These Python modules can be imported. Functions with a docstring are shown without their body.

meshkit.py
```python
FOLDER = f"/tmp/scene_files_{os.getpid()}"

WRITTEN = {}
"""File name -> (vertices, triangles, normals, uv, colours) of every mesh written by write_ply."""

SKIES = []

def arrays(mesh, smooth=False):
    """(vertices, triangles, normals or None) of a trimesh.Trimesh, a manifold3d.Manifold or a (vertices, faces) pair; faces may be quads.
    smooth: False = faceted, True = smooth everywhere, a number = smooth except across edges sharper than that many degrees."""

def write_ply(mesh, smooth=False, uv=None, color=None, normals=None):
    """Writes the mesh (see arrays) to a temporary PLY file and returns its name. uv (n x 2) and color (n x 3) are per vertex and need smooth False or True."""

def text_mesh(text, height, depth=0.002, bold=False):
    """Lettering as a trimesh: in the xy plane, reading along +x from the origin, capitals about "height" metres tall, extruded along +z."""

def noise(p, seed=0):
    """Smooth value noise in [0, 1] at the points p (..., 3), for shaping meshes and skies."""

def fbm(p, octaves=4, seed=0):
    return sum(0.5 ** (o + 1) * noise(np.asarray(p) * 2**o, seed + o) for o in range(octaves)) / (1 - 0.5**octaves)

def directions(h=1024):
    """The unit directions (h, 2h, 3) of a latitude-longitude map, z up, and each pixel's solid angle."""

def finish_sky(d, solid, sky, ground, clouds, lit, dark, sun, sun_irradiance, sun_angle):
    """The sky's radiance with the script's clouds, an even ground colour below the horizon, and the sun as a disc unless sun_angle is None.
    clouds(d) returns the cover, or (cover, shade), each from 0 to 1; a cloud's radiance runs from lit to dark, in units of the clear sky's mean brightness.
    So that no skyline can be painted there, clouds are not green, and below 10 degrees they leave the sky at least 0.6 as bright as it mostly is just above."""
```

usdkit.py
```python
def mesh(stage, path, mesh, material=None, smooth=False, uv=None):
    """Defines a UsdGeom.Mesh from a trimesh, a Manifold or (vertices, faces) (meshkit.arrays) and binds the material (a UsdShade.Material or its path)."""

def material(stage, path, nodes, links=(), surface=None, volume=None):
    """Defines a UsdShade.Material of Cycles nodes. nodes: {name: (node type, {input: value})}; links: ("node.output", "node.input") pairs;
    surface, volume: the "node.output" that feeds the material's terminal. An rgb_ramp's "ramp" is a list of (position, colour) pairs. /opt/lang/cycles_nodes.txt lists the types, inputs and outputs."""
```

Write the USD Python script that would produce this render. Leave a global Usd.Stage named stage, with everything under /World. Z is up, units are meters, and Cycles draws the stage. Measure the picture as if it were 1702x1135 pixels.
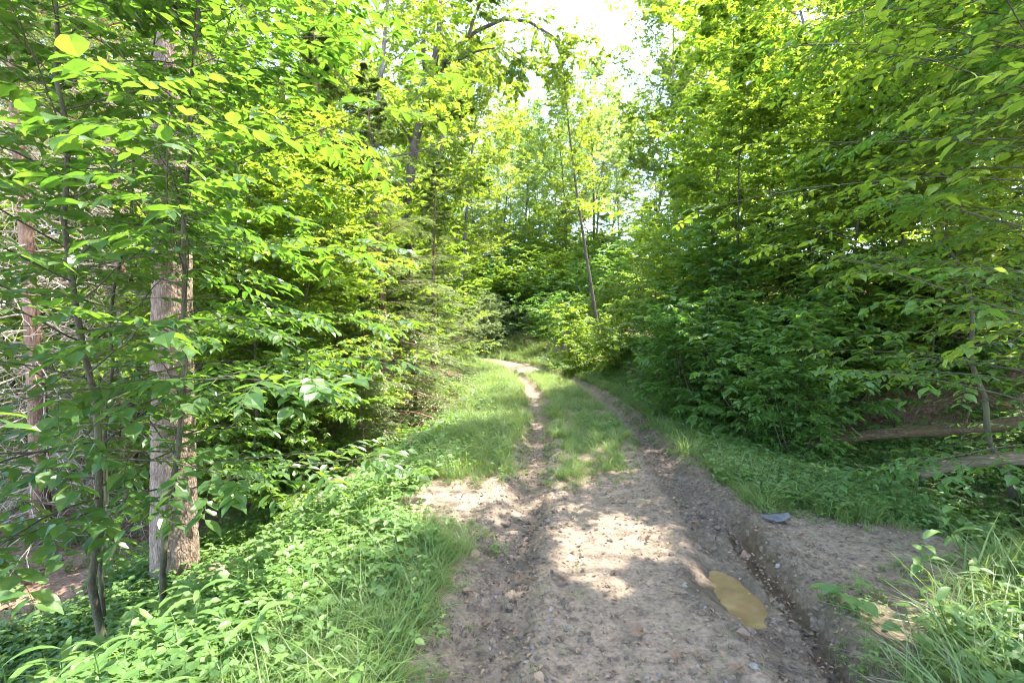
import math
import numpy as np
import shapely
from shapely.geometry import Polygon, LineString
from pxr import Usd, UsdGeom, UsdLux, UsdShade, Sdf, Gf, Vt
import usdkit, meshkit

stage = Usd.Stage.CreateInMemory()
UsdGeom.SetStageUpAxis(stage, UsdGeom.Tokens.z)
world = UsdGeom.Xform.Define(stage, '/World')
stage.SetDefaultPrim(world.GetPrim())
UsdGeom.Scope.Define(stage, '/World/Looks')

# ------------------------------------------------------------------ camera, sky, sun
EXPOSURE = 3.15
SUN_AZ, SUN_EL = math.radians(72), math.radians(63)
SUN = np.array([math.sin(SUN_AZ) * math.cos(SUN_EL), math.cos(SUN_AZ) * math.cos(SUN_EL), math.sin(SUN_EL)])
EYE, FPX, HOR = 1.6, 804.0, 550.0                  # eye height; focal length and horizon in pixels of the 1702 px wide photograph
cam = UsdGeom.Camera.Define(stage, '/World/camera')
cam.AddTranslateOp().Set((0, 0, EYE))
cam.AddRotateXOp().Set(88.8)
cam.CreateFocalLengthAttr(17.0)
cam.CreateHorizontalApertureAttr(36.0)
cam.CreateVerticalApertureAttr(24.0)
cam.CreateClippingRangeAttr((0.05, 5000))
cam.CreateExposureAttr(EXPOSURE)

sky_m = usdkit.material(stage, '/World/Looks/sky', {
    'sky': ('sky_texture', {'sky_type': 'single_scattering', 'sun_disc': False, 'sun_elevation': SUN_EL, 'sun_rotation': SUN_AZ, 'aerosol_density': 1.6}),
    'bg': ('background_shader', {'strength': 0.15})}, [('sky.color', 'bg.color')], surface='bg.background')
dome = UsdLux.DomeLight.Define(stage, '/World/sky')
UsdShade.MaterialBindingAPI.Apply(dome.GetPrim()).Bind(sky_m)
dome.GetPrim().SetCustomDataByKey('kind', 'structure')
sun = UsdLux.DistantLight.Define(stage, '/World/sun')
sun.CreateIntensityAttr(0.72)
sun.CreateAngleAttr(0.5)
sun.CreateColorAttr((1.0, 0.94, 0.84))
sun.GetPrim().CreateAttribute('inputs:normalize', Sdf.ValueTypeNames.Bool).Set(True)
zx = SUN; xx = np.cross([0, 1, 0], zx); xx /= np.linalg.norm(xx); yx = np.cross(zx, xx)
m4 = np.eye(4); m4[0, :3], m4[1, :3], m4[2, :3] = xx, yx, zx
sun.AddTransformOp().Set(Gf.Matrix4d(*m4.ravel().tolist()))

# ------------------------------------------------------------------ small helpers
def unit(v):
    return v / np.maximum(np.linalg.norm(v, axis=-1, keepdims=True), 1e-9)

def sm(a, b, x):
    t = np.clip((x - a) / (b - a), 0, 1)
    return t * t * (3 - 2 * t)

_used = {}
def numbered(parent, name):
    k = f'{parent}/{name}'
    n = _used.get(k, 0)
    _used[k] = n + 1
    return k if n == 0 else f'{k}_{n:03d}'

def tag(prim, label=None, cat=None, group=None, kind=None):
    for k, v in (('label', label), ('category', cat), ('group', group), ('kind', kind)):
        if v:
            prim.SetCustomDataByKey(k, v)
    return prim

def put(parent, name, v, f, mat, rnd=None, smooth=False, exact=False, kind=None):
    path = f'{parent}/{name}' if exact else numbered(parent, name)
    m = UsdGeom.Mesh.Define(stage, path)
    v = np.ascontiguousarray(v, np.float32); f = np.ascontiguousarray(f, np.int32)
    m.CreatePointsAttr(Vt.Vec3fArray.FromNumpy(v))
    m.CreateFaceVertexCountsAttr(Vt.IntArray.FromNumpy(np.full(len(f), 3, np.int32)))
    m.CreateFaceVertexIndicesAttr(Vt.IntArray.FromNumpy(f.ravel()))
    m.CreateSubdivisionSchemeAttr('none')
    if smooth:
        n = np.zeros_like(v); fn = np.cross(v[f[:, 1]] - v[f[:, 0]], v[f[:, 2]] - v[f[:, 0]])
        for k in range(3):
            np.add.at(n, f[:, k], fn)
        m.CreateNormalsAttr(Vt.Vec3fArray.FromNumpy(unit(n).astype(np.float32)))
        m.SetNormalsInterpolation('vertex')
    if rnd is not None:
        UsdGeom.PrimvarsAPI(m).CreatePrimvar('rnd', Sdf.ValueTypeNames.FloatArray, 'vertex').Set(Vt.FloatArray.FromNumpy(np.ascontiguousarray(rnd, np.float32)))
    UsdShade.MaterialBindingAPI.Apply(m.GetPrim()).Bind(mat)
    if kind:
        m.GetPrim().SetCustomDataByKey('kind', kind)
    return m

# ------------------------------------------------------------------ materials
def leaf_mat(name, dark, light, tdark, tlight, f=0.5, rough=0.40, spec=0.5):
    return usdkit.material(stage, f'/World/Looks/{name}', {
        'at': ('attribute', {'attribute': 'rnd'}),
        'oi': ('object_info', {}),
        'g': ('geometry', {}),
        'n': ('noise_texture', {'scale': 0.7, 'detail': 3.0}),
        'a': ('math', {'math_type': 'multiply_add', 'value2': 0.55, 'value3': -0.2}),
        'b': ('math', {'math_type': 'multiply_add', 'value2': 0.95}),
        'c': ('math', {'math_type': 'multiply_add', 'value2': 0.25, 'use_clamp': True}),
        'r': ('rgb_ramp', {'ramp': [(0.0, dark), (1.0, light)]}),
        't': ('rgb_ramp', {'ramp': [(0.0, tdark), (1.0, tlight)]}),
        'p': ('principled_bsdf', {'roughness': rough, 'specular_ior_level': spec}),
        'tr': ('translucent_bsdf', {}),
        'mx': ('mix_closure', {'fac': f})},
        [('g.position', 'n.vector'), ('at.fac', 'a.value1'), ('n.fac', 'b.value1'), ('a.value', 'b.value3'), ('oi.random', 'c.value1'), ('b.value', 'c.value3'),
         ('c.value', 'r.fac'), ('c.value', 't.fac'), ('r.color', 'p.base_color'), ('t.color', 'tr.color'), ('p.BSDF', 'mx.closure1'), ('tr.BSDF', 'mx.closure2')],
        surface='mx.closure')

def bark_mat(name, a, b, scale=(9, 9, 2.2), bump=0.5, dist=0.02, patch=None, vs=1.2):
    nodes = {
        'g': ('texture_coordinate', {}),
        'mp': ('mapping', {'scale': scale}),
        'n': ('noise_texture', {'scale': 2.0, 'detail': 6.0, 'roughness': 0.65}),
        'v': ('voronoi_texture', {'scale': 3.2, 'feature': 'distance_to_edge'}),
        'mv': ('math', {'math_type': 'multiply', 'value2': vs, 'use_clamp': True}),
        'ad': ('math', {'math_type': 'multiply_add', 'value2': 0.6 if vs > 1 else 0.9, 'use_clamp': True}),
        'r': ('rgb_ramp', {'ramp': [(0.2, a), (0.85, b)]}),
        'n2': ('noise_texture', {'scale': 3.6, 'detail': 6.0, 'roughness': 0.65}),
        'r2': ('rgb_ramp', {'ramp': [(0.47, (0, 0, 0)), (0.60, (0.85, 0.85, 0.85))]}),
        'mc': ('mix_color', {'blend_type': 'mix', 'b': patch or b}),
        'bp': ('bump', {'strength': bump, 'distance': dist}),
        'p': ('principled_bsdf', {'roughness': 0.9, 'specular_ior_level': 0.2})}
    return usdkit.material(stage, f'/World/Looks/{name}', nodes,
        [('g.object', 'mp.vector'), ('mp.vector', 'n.vector'), ('mp.vector', 'v.vector'), ('v.distance', 'mv.value1'), ('n.fac', 'ad.value1'), ('mv.value', 'ad.value3'),
         ('ad.value', 'r.fac'), ('g.object', 'n2.vector'), ('n2.fac', 'r2.fac'), ('r2.color', 'mc.fac'), ('r.color', 'mc.a'), ('mc.result', 'p.base_color'), ('ad.value', 'bp.height'), ('bp.normal', 'p.normal')], surface='p.BSDF')

M = {}
M['leaf_under'] = leaf_mat('leaf_understory', (0.045, 0.105, 0.020), (0.105, 0.18, 0.030), (0.17, 0.36, 0.02), (0.46, 0.58, 0.04))
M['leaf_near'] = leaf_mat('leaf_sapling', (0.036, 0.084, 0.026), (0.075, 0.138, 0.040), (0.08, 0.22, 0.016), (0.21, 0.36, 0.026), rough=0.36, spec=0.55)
M['leaf_canopy'] = leaf_mat('leaf_canopy', (0.045, 0.095, 0.020), (0.11, 0.17, 0.030), (0.16, 0.32, 0.02), (0.42, 0.50, 0.03))
M['leaf_yellow'] = leaf_mat('leaf_maple', (0.06, 0.12, 0.02), (0.12, 0.19, 0.030), (0.22, 0.40, 0.03), (0.42, 0.54, 0.04))
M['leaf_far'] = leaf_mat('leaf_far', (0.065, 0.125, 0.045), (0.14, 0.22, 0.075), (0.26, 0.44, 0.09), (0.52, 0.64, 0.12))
M['leaf_thicket'] = leaf_mat('leaf_thicket', (0.045, 0.105, 0.030), (0.095, 0.18, 0.045), (0.12, 0.32, 0.03), (0.30, 0.50, 0.05), rough=0.4)
M['leaf_pale'] = leaf_mat('leaf_pale_shrub', (0.10, 0.16, 0.07), (0.17, 0.24, 0.11), (0.2, 0.3, 0.08), (0.35, 0.42, 0.12))
M['needle'] = leaf_mat('hemlock_needle', (0.040, 0.085, 0.025), (0.12, 0.17, 0.05), (0.10, 0.19, 0.03), (0.28, 0.34, 0.05), f=0.3)
M['grass'] = leaf_mat('grass_blade', (0.060, 0.12, 0.028), (0.17, 0.24, 0.075), (0.15, 0.30, 0.04), (0.40, 0.48, 0.09), f=0.4, rough=0.5)
M['cover'] = leaf_mat('ground_cover_leaf', (0.055, 0.12, 0.03), (0.13, 0.22, 0.055), (0.12, 0.28, 0.03), (0.30, 0.44, 0.05), f=0.4, rough=0.5)
M['straw'] = leaf_mat('dry_grass', (0.22, 0.18, 0.12), (0.42, 0.37, 0.27), (0.2, 0.16, 0.1), (0.35, 0.3, 0.2), f=0.25, rough=0.7)
M['dead_leaf'] = leaf_mat('fallen_leaf', (0.10, 0.055, 0.03), (0.30, 0.20, 0.13), (0.1, 0.05, 0.02), (0.2, 0.1, 0.05), f=0.15, rough=0.6)
M['bark_pale'] = bark_mat('bark_pale', (0.05, 0.035, 0.025), (0.43, 0.325, 0.255), patch=(0.17, 0.125, 0.092), bump=1.0, dist=0.05, scale=(12, 12, 4.5), vs=0.6)
M['bark_grey'] = bark_mat('bark_grey', (0.10, 0.085, 0.07), (0.24, 0.21, 0.18), patch=(0.18, 0.17, 0.13))
M['bark_dark'] = bark_mat('bark_dark', (0.05, 0.04, 0.03), (0.14, 0.11, 0.085))
M['bark_sap'] = bark_mat('bark_sapling', (0.04, 0.036, 0.024), (0.10, 0.088, 0.058), scale=(20, 20, 8), bump=0.3, dist=0.005, patch=(0.10, 0.105, 0.06))
M['bark_brown'] = bark_mat('bark_brown', (0.10, 0.06, 0.04), (0.26, 0.17, 0.12))
M['dead_wood'] = bark_mat('dead_twig', (0.26, 0.20, 0.15), (0.50, 0.42, 0.34), bump=0.2)
M['log'] = bark_mat('rotten_log', (0.03, 0.02, 0.012), (0.15, 0.10, 0.055), scale=(2, 14, 14), patch=(0.075, 0.058, 0.025))
M['log_pale'] = bark_mat('bare_log', (0.08, 0.065, 0.04), (0.20, 0.165, 0.11), scale=(2, 14, 14), patch=(0.10, 0.085, 0.05))

M['dirt'] = usdkit.material(stage, '/World/Looks/dirt_track', {
    'g': ('geometry', {}),
    'at': ('attribute', {'attribute': 'rnd'}),
    'n1': ('noise_texture', {'scale': 1.9, 'detail': 8.0, 'roughness': 0.68}),
    'n2': ('noise_texture', {'scale': 9.0, 'detail': 9.0, 'roughness': 0.72}),
    'n3': ('noise_texture', {'scale': 38.0, 'detail': 6.0, 'roughness': 0.7}),
    'dry': ('rgb_ramp', {'ramp': [(0.30, (0.105, 0.078, 0.056)), (0.48, (0.225, 0.167, 0.119)), (0.72, (0.335, 0.248, 0.175))]}),
    'wet': ('rgb_ramp', {'ramp': [(0.28, (0.055, 0.039, 0.028)), (0.5, (0.115, 0.084, 0.060)), (0.75, (0.19, 0.14, 0.10))]}),
    'w': ('math', {'math_type': 'multiply_add', 'value2': 2.6, 'value3': -1.25}),
    'w2': ('math', {'math_type': 'add', 'use_clamp': True}),
    'mc': ('mix_color', {}),
    'vw': ('map_range', {'from_min': 1.0, 'from_max': 1.6, 'to_min': 0.0, 'to_max': 0.85, 'clamp': True}),
    'mw': ('mix_color', {'b': (0.075, 0.048, 0.026)}),
    'r3': ('rgb_ramp', {'ramp': [(0.33, (0.50, 0.49, 0.48)), (0.52, (0.95, 0.95, 0.95)), (0.68, (1.12, 1.12, 1.12))]}),
    'mu': ('mix_color', {'blend_type': 'multiply', 'fac': 1.0, 'use_clamp': False}),
    'ro': ('map_range', {'from_min': 0.0, 'from_max': 1.0, 'to_min': 0.95, 'to_max': 0.55}),
    'h': ('math', {'math_type': 'multiply_add', 'value2': 0.35}),
    'bp': ('bump', {'strength': 0.9, 'distance': 0.018}),
    'p': ('principled_bsdf', {'specular_ior_level': 0.3})},
    [('g.position', 'n1.vector'), ('g.position', 'n2.vector'), ('g.position', 'n3.vector'), ('n2.fac', 'dry.fac'), ('n2.fac', 'wet.fac'), ('n1.fac', 'w.value1'), ('w.value', 'w2.value1'), ('at.fac', 'w2.value2'),
     ('w2.value', 'mc.fac'), ('dry.color', 'mc.a'), ('wet.color', 'mc.b'), ('n3.fac', 'r3.fac'), ('at.fac', 'vw.value'), ('vw.result', 'mw.fac'), ('mc.result', 'mw.a'), ('mw.result', 'mu.a'), ('r3.color', 'mu.b'), ('mu.result', 'p.base_color'),
     ('w2.value', 'ro.value'), ('ro.result', 'p.roughness'), ('n3.fac', 'h.value1'), ('n2.fac', 'h.value3'), ('h.value', 'bp.height'), ('bp.normal', 'p.normal')], surface='p.BSDF')
M['floor'] = usdkit.material(stage, '/World/Looks/forest_floor', {
    'g': ('geometry', {}),
    'at': ('attribute', {'attribute': 'rnd'}),
    'n2': ('noise_texture', {'scale': 16.0, 'detail': 6.0, 'roughness': 0.75}),
    'v': ('voronoi_texture', {'scale': 22.0}),
    'soil': ('rgb_ramp', {'ramp': [(0.3, (0.09, 0.065, 0.045)), (0.7, (0.22, 0.17, 0.12))]}),
    'lit': ('rgb_ramp', {'ramp': [(0.25, (0.11, 0.06, 0.04)), (0.5, (0.24, 0.145, 0.10)), (0.75, (0.36, 0.25, 0.18))]}),
    'mc': ('mix_color', {}),
    'h': ('math', {'math_type': 'add'}),
    'bp': ('bump', {'strength': 0.8, 'distance': 0.02}),
    'p': ('principled_bsdf', {'roughness': 0.95, 'specular_ior_level': 0.15})},
    [('g.position', 'n2.vector'), ('g.position', 'v.vector'), ('n2.fac', 'soil.fac'), ('n2.fac', 'lit.fac'), ('at.fac', 'mc.fac'), ('soil.color', 'mc.a'), ('lit.color', 'mc.b'), ('mc.result', 'p.base_color'),
     ('n2.fac', 'h.value1'), ('v.distance', 'h.value2'), ('h.value', 'bp.height'), ('bp.normal', 'p.normal')], surface='p.BSDF')
M['puddle'] = usdkit.material(stage, '/World/Looks/muddy_water', {
    'g': ('geometry', {}), 'n': ('noise_texture', {'scale': 5.0, 'detail': 3.0}),
    'r': ('rgb_ramp', {'ramp': [(0.3, (0.15, 0.098, 0.045)), (0.7, (0.30, 0.205, 0.105))]}),
    'n2': ('noise_texture', {'scale': 9.0, 'detail': 2.0}), 'bp': ('bump', {'strength': 0.12, 'distance': 0.01}),
    'p': ('principled_bsdf', {'roughness': 0.02, 'specular_ior_level': 0.8, 'ior': 1.45})},
    [('g.position', 'n.vector'), ('g.position', 'n2.vector'), ('n2.fac', 'bp.height'), ('bp.normal', 'p.normal'), ('n.fac', 'r.fac'), ('r.color', 'p.base_color')], surface='p.BSDF')
M['shard'] = usdkit.material(stage, '/World/Looks/grey_shard', {
    'g': ('geometry', {}), 'n': ('noise_texture', {'scale': 14.0, 'detail': 4.0}),
    'r': ('rgb_ramp', {'ramp': [(0.3, (0.07, 0.07, 0.082)), (0.7, (0.15, 0.15, 0.17))]}),
    'p': ('principled_bsdf', {'roughness': 0.45})},
    [('g.position', 'n.vector'), ('n.fac', 'r.fac'), ('r.color', 'p.base_color')], surface='p.BSDF')
M['stone'] = usdkit.material(stage, '/World/Looks/stone', {
    'g': ('geometry', {}), 'n': ('noise_texture', {'scale': 30.0, 'detail': 4.0}),
    'r': ('rgb_ramp', {'ramp': [(0.3, (0.11, 0.092, 0.078)), (0.7, (0.27, 0.23, 0.20))]}),
    'p': ('principled_bsdf', {'roughness': 0.85})},
    [('g.position', 'n.vector'), ('n.fac', 'r.fac'), ('r.color', 'p.base_color')], surface='p.BSDF')

# ------------------------------------------------------------------ terrain
RY = [0, 2.2, 2.86, 3.68, 5.15, 8.6, 12.9, 17.2, 21.4, 26, 30, 36, 45, 80]
RX = [0.35, 0.62, 0.70, 0.82, 1.02, 1.31, 1.36, 1.05, 0.35, -1.1, -3.2, -7.5, -16, -60]
def road(y):
    return np.interp(y, RY, RX)

def near_mask(x, y):
    return (np.abs(x) < 9) & (y > 0) & (y < 40)

def H(x, y, fine=True):
    x, y = np.asarray(x, float), np.asarray(y, float)
    s = x - road(y)
    p = np.stack([x, y, np.zeros_like(x)], -1)
    z = 0.10 * (meshkit.fbm(p * 0.35 + 7, 3, 1) - 0.5) * sm(1.5, 3, np.abs(s)) * 3
    # left bank
    drop = 1.25 * (1 - 0.72 * sm(8, 17, y))
    z = z - drop * sm(-1.9, -4.6, s) - 0.04 * np.maximum(0, -s - 5) * (s > -40)
    # right ditch, bank and hillside
    z = z - 0.42 * np.exp(-((s - 3.6) / 0.75) ** 2) * (1 - sm(4.5, 7.5, y)) * sm(1.0, 2.0, y)
    bank = 0.95 * sm(1.6, 3.1, s) * sm(7, 12, y) * (1 - sm(22, 30, y))
    s0 = 5.2 - 2.6 * sm(5, 11, y)
    u = np.maximum(0, s - s0)
    hill = 9.0 * (1 - np.exp(-u * 0.42 / 9.0)) * (1 - 0.6 * sm(26, 45, y)) * sm(-6, 1, y)
    z = z + bank + hill + 9.0 * sm(31, 75, y) * sm(-60, -20, -np.abs(x - 0.0))
    z = z + 0.02 * np.maximum(0, np.hypot(x, y) - 60)
    # ruts
    wob = 0.10 * (meshkit.noise(np.stack([y * 0.8, np.zeros_like(y), np.zeros_like(y)], -1), 5) - 0.5)
    amp = 0.6 + 0.8 * meshkit.noise(np.stack([y * 0.6, np.zeros_like(y), np.zeros_like(y) + 3], -1), 6)
    dl = (s + 0.80 + wob) / 0.19
    dr = (s - 0.78 + wob) / 0.20
    z = z - 0.065 * amp * np.exp(-np.abs(dl) ** 5) - 0.085 * amp * np.exp(-np.abs(dr) ** 5)
    z = z + 0.035 * np.exp(-((np.abs(s + 0.8) - 0.30) / 0.10) ** 2) * amp + 0.04 * np.exp(-((np.abs(s - 0.78) - 0.32) / 0.10) ** 2) * amp
    z = z + 0.05 * np.exp(-(s / 0.5) ** 2) * sm(4.5, 6.5, y)
    if fine:
        near = (y < 14) & (np.abs(s) < 4.5)
        # deep groove with a sharp outer wall beside the puddle
        gr = sm(1.9, 2.3, y) * (1 - sm(3.7, 4.6, y))
        z = z - 0.12 * gr * np.exp(-np.abs((s - 0.98 - 0.02 * np.sin(y * 5)) / 0.07) ** 2.5)
        z = z + 0.045 * gr * np.exp(-((s - 1.16) / 0.12) ** 2)
        # puddle bowl
        bowl = ((s - 0.63 + 0.12 * (y - 3.06)) / 0.20) ** 2 + ((y - 3.06) / 0.36) ** 2
        z = z - 0.085 * np.exp(-bowl ** 2)
        # tyre tread marks in the left rut
        tr = np.exp(-np.abs(dl) ** 4) * sm(2.6, 2.9, y) * (1 - sm(4.0, 4.6, y))
        z = z + 0.02 * tr * np.sin((y + 0.35 * np.abs(s + 0.8)) * 2 * np.pi / 0.075)
        tr2 = np.exp(-np.abs(dr) ** 4) * sm(3.6, 4.2, y) * (1 - sm(6.5, 8.5, y))
        z = z + 0.02 * tr2 * np.sin((y + 0.3 * np.abs(s - 0.8)) * 2 * np.pi / 0.085)
        q = np.stack([x * 7, y * 7, np.zeros_like(x)], -1)
        q2 = np.stack([x * 26, y * 26, np.zeros_like(x)], -1)
        n1 = meshkit.fbm(q, 3, 11) - 0.5
        n1 = n1 + 0.9 * (0.5 - np.abs(2 * meshkit.fbm(q * [2.0, 1.3, 1], 2, 14) - 1)) * (np.exp(-((np.abs(dl) - 1.25) / 0.7) ** 2) + np.exp(-((np.abs(dr) - 1.3) / 0.8) ** 2)) * (0.4 + 0.6 * sm(12, 4, y))
        n2 = meshkit.noise(q2, 12) - 0.5
        rough = 0.35 + 0.9 * (np.exp(-np.abs(dl) ** 2 / 4) + np.exp(-np.abs(dr) ** 2 / 5))
        z = z + np.where(near, n1 * 0.028 * rough + n2 * 0.013 * rough, n1 * 0.03)
    return z

RUT_Y = np.concatenate([np.linspace(0.6, 12, 40), np.linspace(12.5, 33, 40)])
def strip(off, w0, w1):
    c = np.stack([road(RUT_Y) + off, RUT_Y], 1)
    w = np.interp(RUT_Y, [0, 10, 30], [w0, (w0 + w1) / 2, w1])
    return Polygon(np.vstack([c - np.stack([w, 0 * w], 1), (c + np.stack([w, 0 * w], 1))[::-1]]))
FORE = Polygon([(-1.0, 0.6), (-0.5, 2.2), (-0.42, 2.86), (-0.30, 3.6), (-0.55, 3.85), (-1.12, 4.05), (-1.12, 4.75), (-0.8, 5.1), (-0.16, 5.1), (0.15, 5.5), (0.62, 5.0), (1.15, 5.25), (1.4, 6.2),
                (1.75, 7.4), (2.30, 8.2), (2.26, 5.15), (2.30, 4.25), (2.8, 4.05), (3.6, 3.98), (4.9, 4.3), (4.9, 3.6), (3.3, 3.35), (2.35, 2.95), (1.85, 2.5), (1.75, 0.6)])
FARD = Polygon([(0.5, 17.5), (-2.6, 27.5), (-2.2, 29.5), (0.9, 22.5), (1.8, 19)])
DIRT = shapely.union_all([strip(-0.80, 0.30, 0.26), strip(0.80, 0.36, 0.26), FORE, FARD]).buffer(0)
shapely.prepare(DIRT)
def is_dirt(x, y, grow=0.0, jit=0.2):
    x, y = np.asarray(x, float), np.asarray(y, float)
    p = np.stack([x * 3.1, y * 3.1, np.zeros_like(x)], -1)
    jx = jit * 2 * (meshkit.fbm(p, 3, 21) - 0.5); jy = jit * 2 * (meshkit.fbm(p, 3, 22) - 0.5)
    d = DIRT if grow == 0 else DIRT.buffer(grow)
    return shapely.contains_xy(d, x + jx, y + jy)

def axis(parts):
    out = [np.arange(a, b, st) for a, b, st in parts]
    return np.concatenate(out)
gx = axis([(-300, -60, 24), (-60, -14, 2.2), (-14, -4, 0.35), (-4, -1.3, 0.06), (-1.3, 3.2, 0.019), (3.2, 5.5, 0.06), (5.5, 14, 0.35), (14, 60, 2.2), (60, 301, 24)])
gy = axis([(-120, -12, 9), (-12, 0.9, 0.5), (0.9, 5.6, 0.019), (5.6, 9, 0.045), (9, 16, 0.10), (16, 34, 0.3), (34, 80, 1.5), (80, 401, 16)])
X, Y = np.meshgrid(gx, gy)
Z = H(X, Y)
V = np.stack([X, Y, Z], -1).reshape(-1, 3)
nx, ny = len(gx), len(gy)
i = np.arange(ny - 1)[:, None] * nx + np.arange(nx - 1)[None]
quads = np.stack([i, i + 1, i + nx + 1, i + nx], -1).reshape(-1, 4)
cen = V[quads].mean(1)
dm = np.zeros(len(quads), bool)
cand = (cen[:, 1] > 0.3) & (cen[:, 1] < 34) & (np.abs(cen[:, 0]) < 9)
dm[cand] = is_dirt(cen[cand, 0], cen[cand, 1])
def sub(mask):
    q = quads[mask]
    u, inv = np.unique(q, return_inverse=True)
    q = inv.reshape(-1, 4)
    return V[u], np.vstack([q[:, [0, 1, 2]], q[:, [0, 2, 3]]])
v, f = sub(dm)
s_ = v[:, 0] - road(v[:, 1])
wet = 0.75 * np.exp(-np.abs((s_ + 0.8) / 0.26) ** 4) * (1 - 0.75 * sm(7, 12, v[:, 1])) + 0.95 * np.exp(-np.abs((s_ - 0.85) / 0.38) ** 4) * (1 - 0.6 * sm(8, 13, v[:, 1]))
bowl = ((s_ - 0.63) / 0.3) ** 2 + ((v[:, 1] - 3.06) / 0.46) ** 2
wet = np.maximum(wet, 1.25 * np.exp(-bowl ** 2))
wet = np.maximum(wet, 1.7 * np.exp(-((s_ - 0.97) / 0.11) ** 4) * sm(1.8, 2.2, v[:, 1]) * (1 - sm(3.7, 4.6, v[:, 1])))
wet *= 0.55 + 0.45 * sm(1.6, 3.2, v[:, 1])
tag(put('/World', 'dirt_track', v, f, M['dirt'], rnd=np.clip(wet, 0, 2), smooth=True).GetPrim(), 'rutted brown dirt track curving away into the woods', kind='structure')
v, f = sub(~dm)
s_ = v[:, 0] - road(v[:, 1])
litter = np.clip(sm(2.2, 3.5, np.abs(s_)), 0, 1)
tag(put('/World', 'ground', v, f, M['floor'], rnd=litter, smooth=True).GetPrim(), 'forest floor sloping down left and up right of the track', kind='structure')

# puddle
th = np.linspace(0, 2 * np.pi, 48, endpoint=False)
px_, py_ = 0.235 * np.cos(th), 0.42 * np.sin(th)
px_ = px_ - 0.12 * py_
pz = float(H(road(3.06 + py_) + 0.63 + px_, 3.06 + py_).min()) - 0.010
pv = np.vstack([[road(3.06) + 0.63, 3.06, pz], np.stack([road(3.06 + py_) + 0.63 + px_, 3.06 + py_, np.full(48, pz)], 1)])
print('puddle depth', pz - float(H(road(3.06) + 0.63, 3.06)))
tag(put('/World', 'puddle', pv, [(0, k + 1, (k + 1) % 48 + 1) for k in range(48)], M['puddle']).GetPrim(), 'ochre muddy puddle in the right wheel rut', kind='structure')

# ------------------------------------------------------------------ growing wood and leaves
def tubes(P, R, k):
    """P (m,n,3), R (m,n): m tubes of k sides."""
    P, R = np.asarray(P, float), np.asarray(R, float)
    m, n, _ = P.shape
    t = unit(np.gradient(P, axis=1))
    mean = unit(P[:, -1] - P[:, 0])
    ref = np.where(np.abs(mean[:, 2:3]) < 0.8, [[0, 0, 1.0]], [[1.0, 0, 0]])[:, None, :]
    a = unit(np.cross(np.broadcast_to(ref, t.shape), t)); b = np.cross(t, a)
    ang = np.arange(k) * 2 * np.pi / k
    V = P[:, :, None] + R[:, :, None, None] * (np.cos(ang)[:, None] * a[:, :, None] + np.sin(ang)[:, None] * b[:, :, None])
    base = (np.arange(m) * n * k)[:, None, None] + (np.arange(n - 1) * k)[None, :, None]
    j = np.arange(k)[None, None]; j2 = (np.arange(k) + 1)[None, None] % k
    q = np.stack([base + j, base + j2, base + k + j2, base + k + j], -1).reshape(-1, 4)
    f = np.vstack([q[:, [0, 1, 2]], q[:, [0, 2, 3]]])
    return V.reshape(-1, 3), f

def join(parts):
    vs, fs, n = [], [], 0
    for v, f in parts:
        vs.append(v); fs.append(np.asarray(f) + n); n += len(v)
    return np.vstack(vs), np.vstack(fs)

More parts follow.
